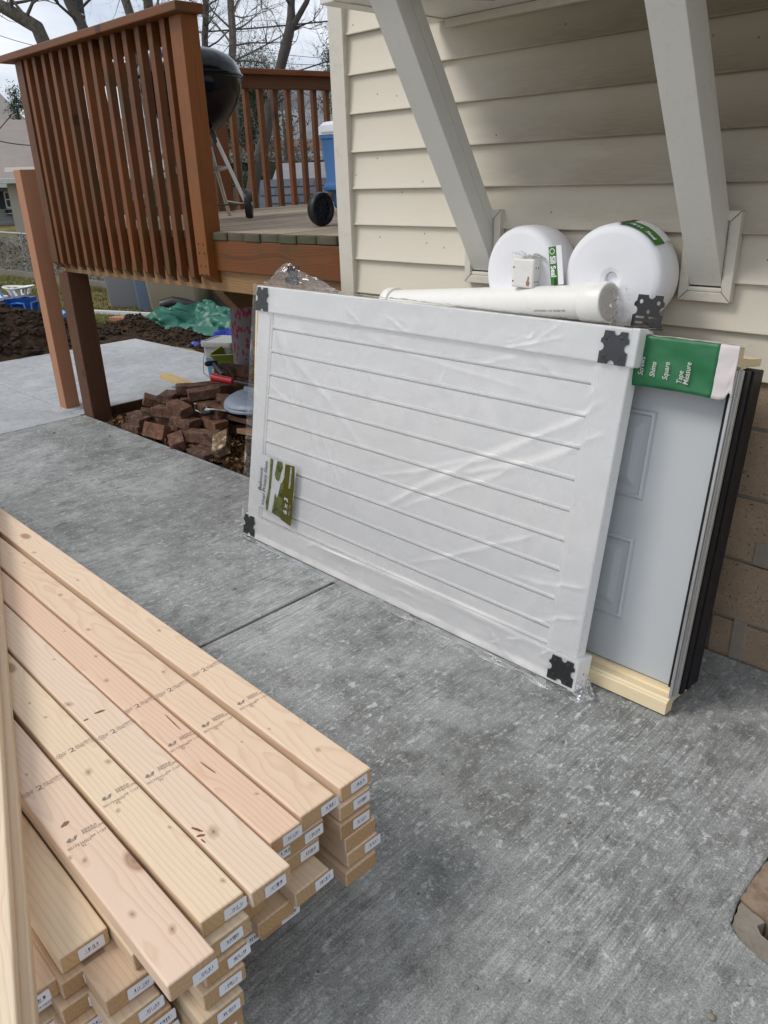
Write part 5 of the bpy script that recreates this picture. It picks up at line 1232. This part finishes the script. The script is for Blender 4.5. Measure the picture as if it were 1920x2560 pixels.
me = bpy.data.meshes.new('grass'); me.from_pydata(V.tolist(), [], np.arange(3*N).reshape(-1, 3).tolist()); tag(mesh_obj(me, 'grass', 'grass_blades'), kind='stuff')

# wire fence with dry creeper
fe = thing('wire_fence', 'low chain link fence with a galvanised top rail at the back of the lawn', 'fence')
tube('top_rail', [(-18, 5.86, .74), (-12, 5.90, .71), (-7.5, 5.93, .70)], .017, 'galvanised', fe, 8)
for x in (-17.2, -14.9, -12.6, -10.3, -8.0): tube('fence_stake', [(x, 5.90, -.05), (x, 5.90, .76)], .02, 'galvanised', fe, 8)
bm = bmesh.new(); stp = .06
for i in range(int(10/stp)+14):
    for sgn in (1, -1):
        x0 = -18+i*stp; x1 = x0+sgn*.76
        if max(x0, x1) < -7.4: tube_into(bm, [(x0, 5.9, -.04), (x1, 5.9, .70)], .0022, 3, False)
tag(fin(bm, 'wire_mesh', 'galvanised', fe), kind='stuff')
settle(fe, (-12, 5.9, -.05))
pts = []
for i in range(11000):
    x = rng.uniform(-17.5, -7.8); top = .62+.16*fbm(x*.8, 3, 3); z = top*rng.random()**.8; pts.append((x, 6.02+.10*rng.normal(), z))
tag(scatter_quads('dry_creeper', 'hedge_dry', pts, (.012, .05), flat=1.2, seed=8, aspect=.35), kind='stuff')

# ================================================================== BEYOND THE FENCE
def nbr_house():
    h = thing('neighbour_house', 'pale grey sided neighbour house with tan shingle roof at the left edge of the photo', 'house')
    X = -40.0; y0, y1 = 9.0, 17.6
    box('wall', (X-9, y0, -3.0), (X, y1, 2.95), 'house_grey', h, 0)
    z = -2.6
    while z < 2.8:
        o = extr_x('siding_course', [(.0, 0), (.03, 0), (.006, .158), (.0, .158)], 0, y1-y0, 'house_grey', h, (X+.001, y0, z), (0, 0, R(90))); o.scale = (1, -1, 1); z += .162
    box('gutter', (X, y0-.4, 2.95), (X+.42, y1+.4, 3.10), 'gutter_white', h, .02)
    grid('roof', lambda u, v: (X+.42-6.5*v, y0-.5+(y1-y0+1.0)*u, 3.10+3.6*v), 2, 12, 'roof_tan', h)
    grid('porch_roof', lambda u, v: (X+1.0-1.0*v, y0-.3+(y1-y0+.6)*u, 1.72+.50*v), 2, 4, 'roof_blue', h)
    box('gutter', (X+.9, y0-.3, 1.54), (X+1.06, y1+.3, 1.72), 'gutter_white', h, .01)
    wy, wz = 15.68, 1.01
    fr_ = box('window', (X+.03, wy-.26, wz-.35), (X+.09, wy+.26, wz+.36), 'gutter_white', h, .005)
    for a, b in ((-.29, .0), (.04, .31)):
        p_ = box('pane', (X+.085, wy-.20, wz+a), (X+.096, wy+.20, wz+b), 'window_dark', fr_, 0); p_.location = Vector(p_.location)-Vector(fr_.location)
    for s_ in (-1, 1): box('shutter', (X+.03, wy+s_*.42-.15, wz-.36), (X+.08, wy+s_*.42+.15, wz+.37), 'shutter', h, .004)
    box('window_box', (X+.05, wy-.32, wz-.56), (X+.34, wy+.34, wz-.40), 'shutter', h, .01)
    box('window_box_rim', (X+.05, wy-.34, wz-.60), (X+.36, wy+.36, wz-.565), 'gutter_white', h, .004)
    box('window_box_rim', (X+.05, wy-.34, wz-.40), (X+.36, wy+.36, wz-.37), 'gutter_white', h, .004)
    settle(h, (X, 13, -3.0))
nbr_house()
def gable_house(name, label, cx, cy, w, d, eave, ridge, yaw_, wm, rm, base=-1.5, wins=()):
    h = thing(name, label, 'house', (cx, cy, base), (0, 0, R(yaw_)))
    e, r = eave-base, ridge-base
    box('wall', (-w/2, -d/2, 0), (w/2, d/2, e), wm, h, 0)
    extr_x('gable', [(-d/2, e), (d/2, e), (0, r-.05)], -w/2, w/2, wm, h)
    for s_ in (-1, 1): extr_x('roof', [(0, r), (s_*(d/2+.35), e-.18), (s_*(d/2+.35), e-.28), (0, r-.12)], -w/2-.3, w/2+.3, rm, h)
    for s_ in (-1, 1): box('gutter', (-w/2-.3, s_*(d/2+.42)-.06, e-.30), (w/2+.3, s_*(d/2+.42)+.06, e-.17), 'gutter_white', h, .01)
    for x, z, side in wins:
        f = box('window', (x-.4, side*d/2-.03, z-.5), (x+.4, side*d/2+.03, z+.5), 'gutter_white', h, .005)
        p_ = box('pane', (-.32, -.05, -.42), (.32, .05, .42), 'window_dark', f, 0)
    box('chimney', (w*.22, -.3, r-.9), (w*.22+.5, .3, r+.5), 'house_brown', h, .02)
    return h
gable_house('far_house', 'far grey roofed house seen through the side railing above the sheds', -27.5, 23.0, 9, 6.5, 3.0, 4.9, 35, 'house_beige', 'roof_light', wins=[(-2, 2.8, -1), (1, 2.8, -1)])
gable_house('far_house', 'brown walled house with white gutter seen through the side railing by the cooler', -21.5, 18.2, 8, 5.5, 2.25, 3.5, 42, 'house_brown', 'roof_grey', wins=[(-1.5, 2.2, -1), (1.5, 2.2, -1)])
gable_house('far_house', 'tan roofed low house seen through the front balusters', -25.0, 14.0, 7, 6, 1.9, 3.4, 60, 'house_beige', 'roof_tan', wins=[(-1.5, 2.2, -1)])
# shed with two roof pitches
sd = thing('garden_shed', 'low shed with dark shingle roof seen through the side railing near the deck', 'shed', (-10.25, 10.2, -.6), (0, 0, R(45)))
box('wall', (-1.7, -1.0, 0), (1.7, 1.2, 1.55), 'fence_wood', sd, .01)
grid('lower_roof', lambda u, v: (-1.85+3.7*u, -1.25+.42*v, 1.58+.48*v), 2, 2, 'roof_blue', sd)
grid('upper_roof', lambda u, v: (-1.65+3.3*u, -.83+.9*v, 2.062+.25*v), 2, 2, 'roof_light', sd)
grid('back_roof', lambda u, v: (-1.85+3.7*u, .07+1.35*v, 2.312-.75*v), 2, 2, 'roof_light', sd)
for r_ in range(4):
    for c_ in range(15):
        xx = -1.83+c_*.246+(.12 if r_ % 2 else 0)
        prism('shingle', [(0, 0), (.235, 0), (.235, .125), (0, .125)], 0, .010, 'roof_blue', sd, (xx, -1.25+.105*r_, 1.588+.12*r_), (math.atan2(.48, .42), 0, 0))
# wooden privacy fence
wf = thing('board_fence', 'dark weathered board fence standing behind the side railing beside the shed', 'fence', (-13.0, 9.6, -.7), (0, 0, R(42)))
for k in range(30): bar('fence_board', (-2.6+k*.155, random.uniform(-.004, .004), 0), (-2.6+k*.155, 0, 2.05+random.uniform(-.03, .03)), .14, .02, 'fence_wood', wf, up=(0, -1, 0), bev=.002)
for z in (.5, 1.2, 1.8): bar('fence_rail', (-2.7, -.04, z), (2.1, -.04, z), .04, .09, 'fence_wood', wf, up=(0, 0, 1), bev=.002)

# ---- trees
def tree(name, label, trunk_pts, rads, seed, nb=26, blen=1.6, mat='bark', lo=.25, group='bare trees behind the house', twigs=1.0, spread=.9):
    rnd_ = random.Random(seed)
    base = Vector(trunk_pts[0]); t = thing(name, label, 'tree', base, (0, 0, 0), group)
    P = [Vector(p)-base for p in trunk_pts]
    bm = bmesh.new(); 
    # smooth the trunk with in-between points and a slight wander
    pts, rr = [], []
    for i in range(len(P)-1):
        for k in range(4):
            f = k/4; q = P[i].lerp(P[i+1], f); q += Vector((fbm(q.z*.9, seed, 1), fbm(q.z*.9, seed, 5), 0))*.06*min(1, q.z); pts.append(q); rr.append(rads[i]*(1-f)+rads[i+1]*f)
    pts.append(P[-1]); rr.append(rads[-1])
    tube_into(bm, pts, rr, 10); fin(bm, 'trunk', mat, t, smooth=True)
    bb = bmesh.new(); bt_ = bmesh.new()
    def grow(p, d, L, r, lev):
        n_ = 4 if lev < 2 else 3; q = [p]; dd = d.copy()
        for i in range(n_):
            dd = (dd+Vector((rnd_.gauss(0, .20), rnd_.gauss(0, .20), rnd_.gauss(.05, .16)))).normalized(); q.append(q[-1]+dd*L/n_)
        tube_into(bb if lev < 2 else bt_, q, [r*(1-.75*i/n_) for i in range(n_+1)], 5 if lev < 1 else 3, False)
        if lev < 3:
            for k in range(int([6, 5, 4][lev]*twigs)):
                i = rnd_.randint(1, n_); a = Vector((rnd_.gauss(0, 1), rnd_.gauss(0, 1), rnd_.gauss(.25, .7))).normalized()
                grow(q[i], (dd*.55+a*.75).normalized(), L*rnd_.uniform(.38, .62), r*.40, lev+1)
    for k in range(nb):
        f = lo+(1-lo)*(k+rnd_.random())/nb; i = min(len(pts)-1, int(f*(len(pts)-1))); a = rnd_.random()*6.283
        d = Vector((math.cos(a)*spread, math.sin(a)*spread, rnd_.uniform(.15, 1.0))).normalized()
        grow(pts[i], d, blen*rnd_.uniform(.6, 1.25), max(.008, rr[i]*.30), 0)
    grow(pts[-1], (pts[-1]-pts[-2]).normalized(), blen*1.2, rr[-1]*.8, 0)
    fin(bb, 'branches', 'twig' if mat == 'bark' else mat, t); tag(fin(bt_, 'twigs', 'twig', t), kind='stuff')
    return t
tree('bare_tree', 'thick leaning bare tree at the top left corner above the railing', [(-15.2, 7.75, -.3), (-15.55, 7.5, 3.0), (-15.8, 7.30, 4.10), (-16.6, 6.85, 4.62), (-17.6, 6.3, 5.6)], [.16, .14, .12, .10, .05], 3, nb=9, blen=1.5, lo=.5)
tree('bare_tree', 'straight dark bare tree rising just left of the utility pole above the railing', [(-13.6, 7.4, -.3), (-14.1, 7.35, 3.8), (-14.5, 7.26, 4.4), (-15.2, 7.1, 5.8)], [.11, .09, .085, .04], 5, nb=9, blen=1.3, mat='bark_dark', lo=.45)
tree('bare_tree', 'bare tree right of the utility pole, left one of two trunks above the rail corner', [(-18.6, 11.1, -.3), (-18.85, 11.0, 5.0), (-19.3, 10.9, 6.2), (-20, 10.7, 8)], [.13, .105, .10, .06], 8, nb=8, blen=1.8, lo=.4)
tree('bare_tree', 'bare tree seen above the deck corner post, right one of two trunks', [(-20.5, 12.5, -.3), (-20.7, 12.6, 5.3), (-20.8, 12.6, 6.2), (-21, 12.6, 8)], [.16, .13, .12, .06], 9, nb=7, blen=1.8, lo=.4)
tree('bare_tree', 'slim bare tree just right of the deck corner post above the grill', [(-18.9, 12.8, -.5), (-19.4, 13.3, 4.6), (-19.65, 13.6, 5.6), (-20, 14, 8)], [.10, .085, .08, .04], 12, nb=13, blen=1.5, mat='bark_dark', lo=.3)
tree('bare_tree', 'tall straight bare tree behind the kettle grill, full of fine twigs', [(-15.3, 10.9, -.5), (-15.95, 11.6, 3.85), (-16.35, 12.0, 5.1), (-16.9, 12.5, 8)], [.11, .085, .08, .05], 14, nb=18, blen=1.7, lo=.25)
f7 = tree('forked_tree', 'bare tree with a crooked forked trunk leaning right beyond the side railing', [(-10.50, 7.2, -.6), (-10.58, 7.90, 1.49), (-10.65, 8.26, 2.20), (-10.75, 8.66, 3.01), (-10.77, 8.84, 3.35), (-10.78, 8.94, 3.52), (-10.88, 9.16, 4.02), (-11.0, 9.5, 5.2)], [.11, .10, .09, .078, .085, .08, .052, .025], 17, nb=7, blen=.7, mat='bark_dark', lo=.12, group=None)
bm = bmesh.new(); b0_ = Vector((-10.50, 7.2, -.6)); tube_into(bm, [Vector(q)-b0_ for q in ((-10.77, 8.90, 3.45), (-10.74, 9.05, 3.66), (-10.70, 9.28, 3.95), (-10.6, 9.7, 4.8))], [.055, .048, .042, .025], 8); fin(bm, 'limb', 'bark_dark', f7, smooth=True)
tree('bare_tree', 'scrubby thin bare tree seen low between the side railing balusters', [(-14.0, 11.2, -.5), (-14.0, 11.3, 1.2), (-14.1, 11.4, 2.6)], [.09, .07, .03], 23, nb=16, blen=1.3, lo=.15)
tree('bare_tree', 'thin bare tree seen between the balusters just left of the blue cooler', [(-15.5, 14.5, -.5), (-15.4, 14.6, 1.8), (-15.3, 14.8, 4.0)], [.10, .08, .03], 29, nb=18, blen=1.4, lo=.2)
tree('bare_tree', 'twiggy bare tree partly hidden by the house corner beyond the cooler', [(-13.5, 14.8, -.5), (-13.4, 14.9, 1.8), (-13.3, 15.0, 3.8)], [.11, .08, .03], 31, nb=18, blen=1.4, lo=.2)
tree('bare_tree', 'thin bare tree seen through the front balusters beyond the lawn', [(-14.5, 8.9, -.5), (-14.5, 9.0, 1.8), (-14.6, 9.2, 4.0)], [.09, .07, .03], 37, nb=12, blen=1.2, lo=.2)
def evergreen(label, x, y, z0, h, r, seed, n_=11000):
    g = np.random.default_rng(seed); t = thing('evergreen_tree', label, 'tree', (x, y, z0), (0, 0, 0), 'evergreen trees in the distance')
    tube('trunk', [(0, 0, 0), (0, 0, h*.9)], [.14, .04], 'bark_dark', t, 8)
    k = 70; zc_ = g.random(k)**.8; cc_ = np.stack([g.normal(0, r*.5, k)*(1.15-zc_), g.normal(0, r*.5, k)*(1.15-zc_), h*(.22+.78*zc_)], 1)
    ii = g.integers(0, k, n_); P = cc_[ii]+g.normal(0, r*.14, (n_, 3))
    scatter_quads('crown', 'needles', P, (.03, .085), t, flat=1, seed=seed, aspect=.22)
evergreen('dark bushy evergreen behind the forked tree above the side railing', -27.4, 21.2, -1, 6.9, 2.6, 1)
evergreen('dark evergreen beside the house corner above the side railing', -20.9, 19.4, -1, 6.6, 1.5, 2)
evergreen('evergreen seen between the balusters behind the forked tree', -19.5, 14.6, -1, 5.0, 1.5, 3)
evergreen('evergreen seen between the balusters left of the forked tree', -22.0, 15.4, -1, 4.9, 1.6, 4)
evergreen('small evergreen at the far left edge of the photo beside the neighbour roof', -33.0, 13.9, -1, 5.9, .9, 6, 4000)

up_ = thing('utility_pole', 'dark utility pole with a pale wire band above the front railing', 'pole', (-17.2, 8.9, -.5))
tube('shaft', [(0, 0, 0), (-.25, .10, 4.9), (-.55, .32, 8)], [.11, .10, .09], 'pole_dark', up_, 14)
tube('wire_band', [(-.262, .11, 5.0), (-.268, .115, 5.09)], [.105, .105], 'galvanised', up_, 14)
tube('wire_band', [(-.275, .12, 5.16), (-.277, .122, 5.19)], [.104, .104], 'galvanised', up_, 14)
def wire(label, a, b, r=.012, sag=.15):
    a, b = Vector(a), Vector(b); d = b-a; a2, b2 = a-d*.6, b+d*1.2
    pts = [a2.lerp(b2, i/24)+Vector((0, 0, -sag*(1-(2*i/24-1)**2)+sag*.75)) for i in range(25)]
    tag(tube('power_line', pts, r, 'wire_dark', None, 5), label, 'power line', 'overhead wires')
wire('thick overhead wire crossing the sky to the house corner above the forked tree', (-21.69, 14.49, 5.34), (-19.01, 17.33, 5.57), .022)
wire('lowest overhead wire rising to the house corner from the side railing', (-19.28, 16.27, 4.27), (-18.69, 17.02, 4.52), .020, 0)
wire('thin overhead wire just above the side railing', (-20.61, 15.12, 4.59), (-18.82, 16.83, 4.43), .008)
wire('thin faint overhead wire sloping down between the forked tree and the house corner', (-20.36, 15.52, 4.83), (-18.87, 16.89, 4.61), .007)
wire('thin overhead wire at the top left corner above the railing', (-25.53, 10.66, 5.43), (-24.59, 11.43, 5.13), .009)
wire('dark service wire crossing in front of the neighbour roof', (-21.6, 8.75, 2.50), (-21.2, 9.05, 2.45), .014, .05)
wire('slanting service wire in front of the neighbour roof', (-21.0, 8.3, 2.75), (-20.4, 8.9, 3.45), .012, 0)
# pebbles and bits on the concrete
for i, (x, y, s_) in enumerate([(-.272, 1.07, .007), (-1.30, .62, .004), (-.72, 1.30, .005), (-1.05, 1.22, .004), (-.42, 1.18, .004), (-2.30, 1.45, .005), (-4.9, 1.9, .008), (-4.55, 2.10, .007), (-.62, .82, .004)]):
    bm = bmesh.new(); bmesh.ops.create_icosphere(bm, subdivisions=2, radius=s_)
    for v in bm.verts: v.co = Vector((v.co.x*1.25, v.co.y, v.co.z*.7))*(1+.3*fbm(v.co.x*90, v.co.y*90, v.co.z*90+i))
    tag(fin(bm, 'pebble', 'paver_grey', None, (x, y, s_*.5), smooth=True), 'pale pebble lying on the concrete near the bottom right of the photo' if i == 0 else 'tiny pale pebble or crumb lying on the concrete', 'pebble', None if i == 0 else 'crumbs on the concrete')
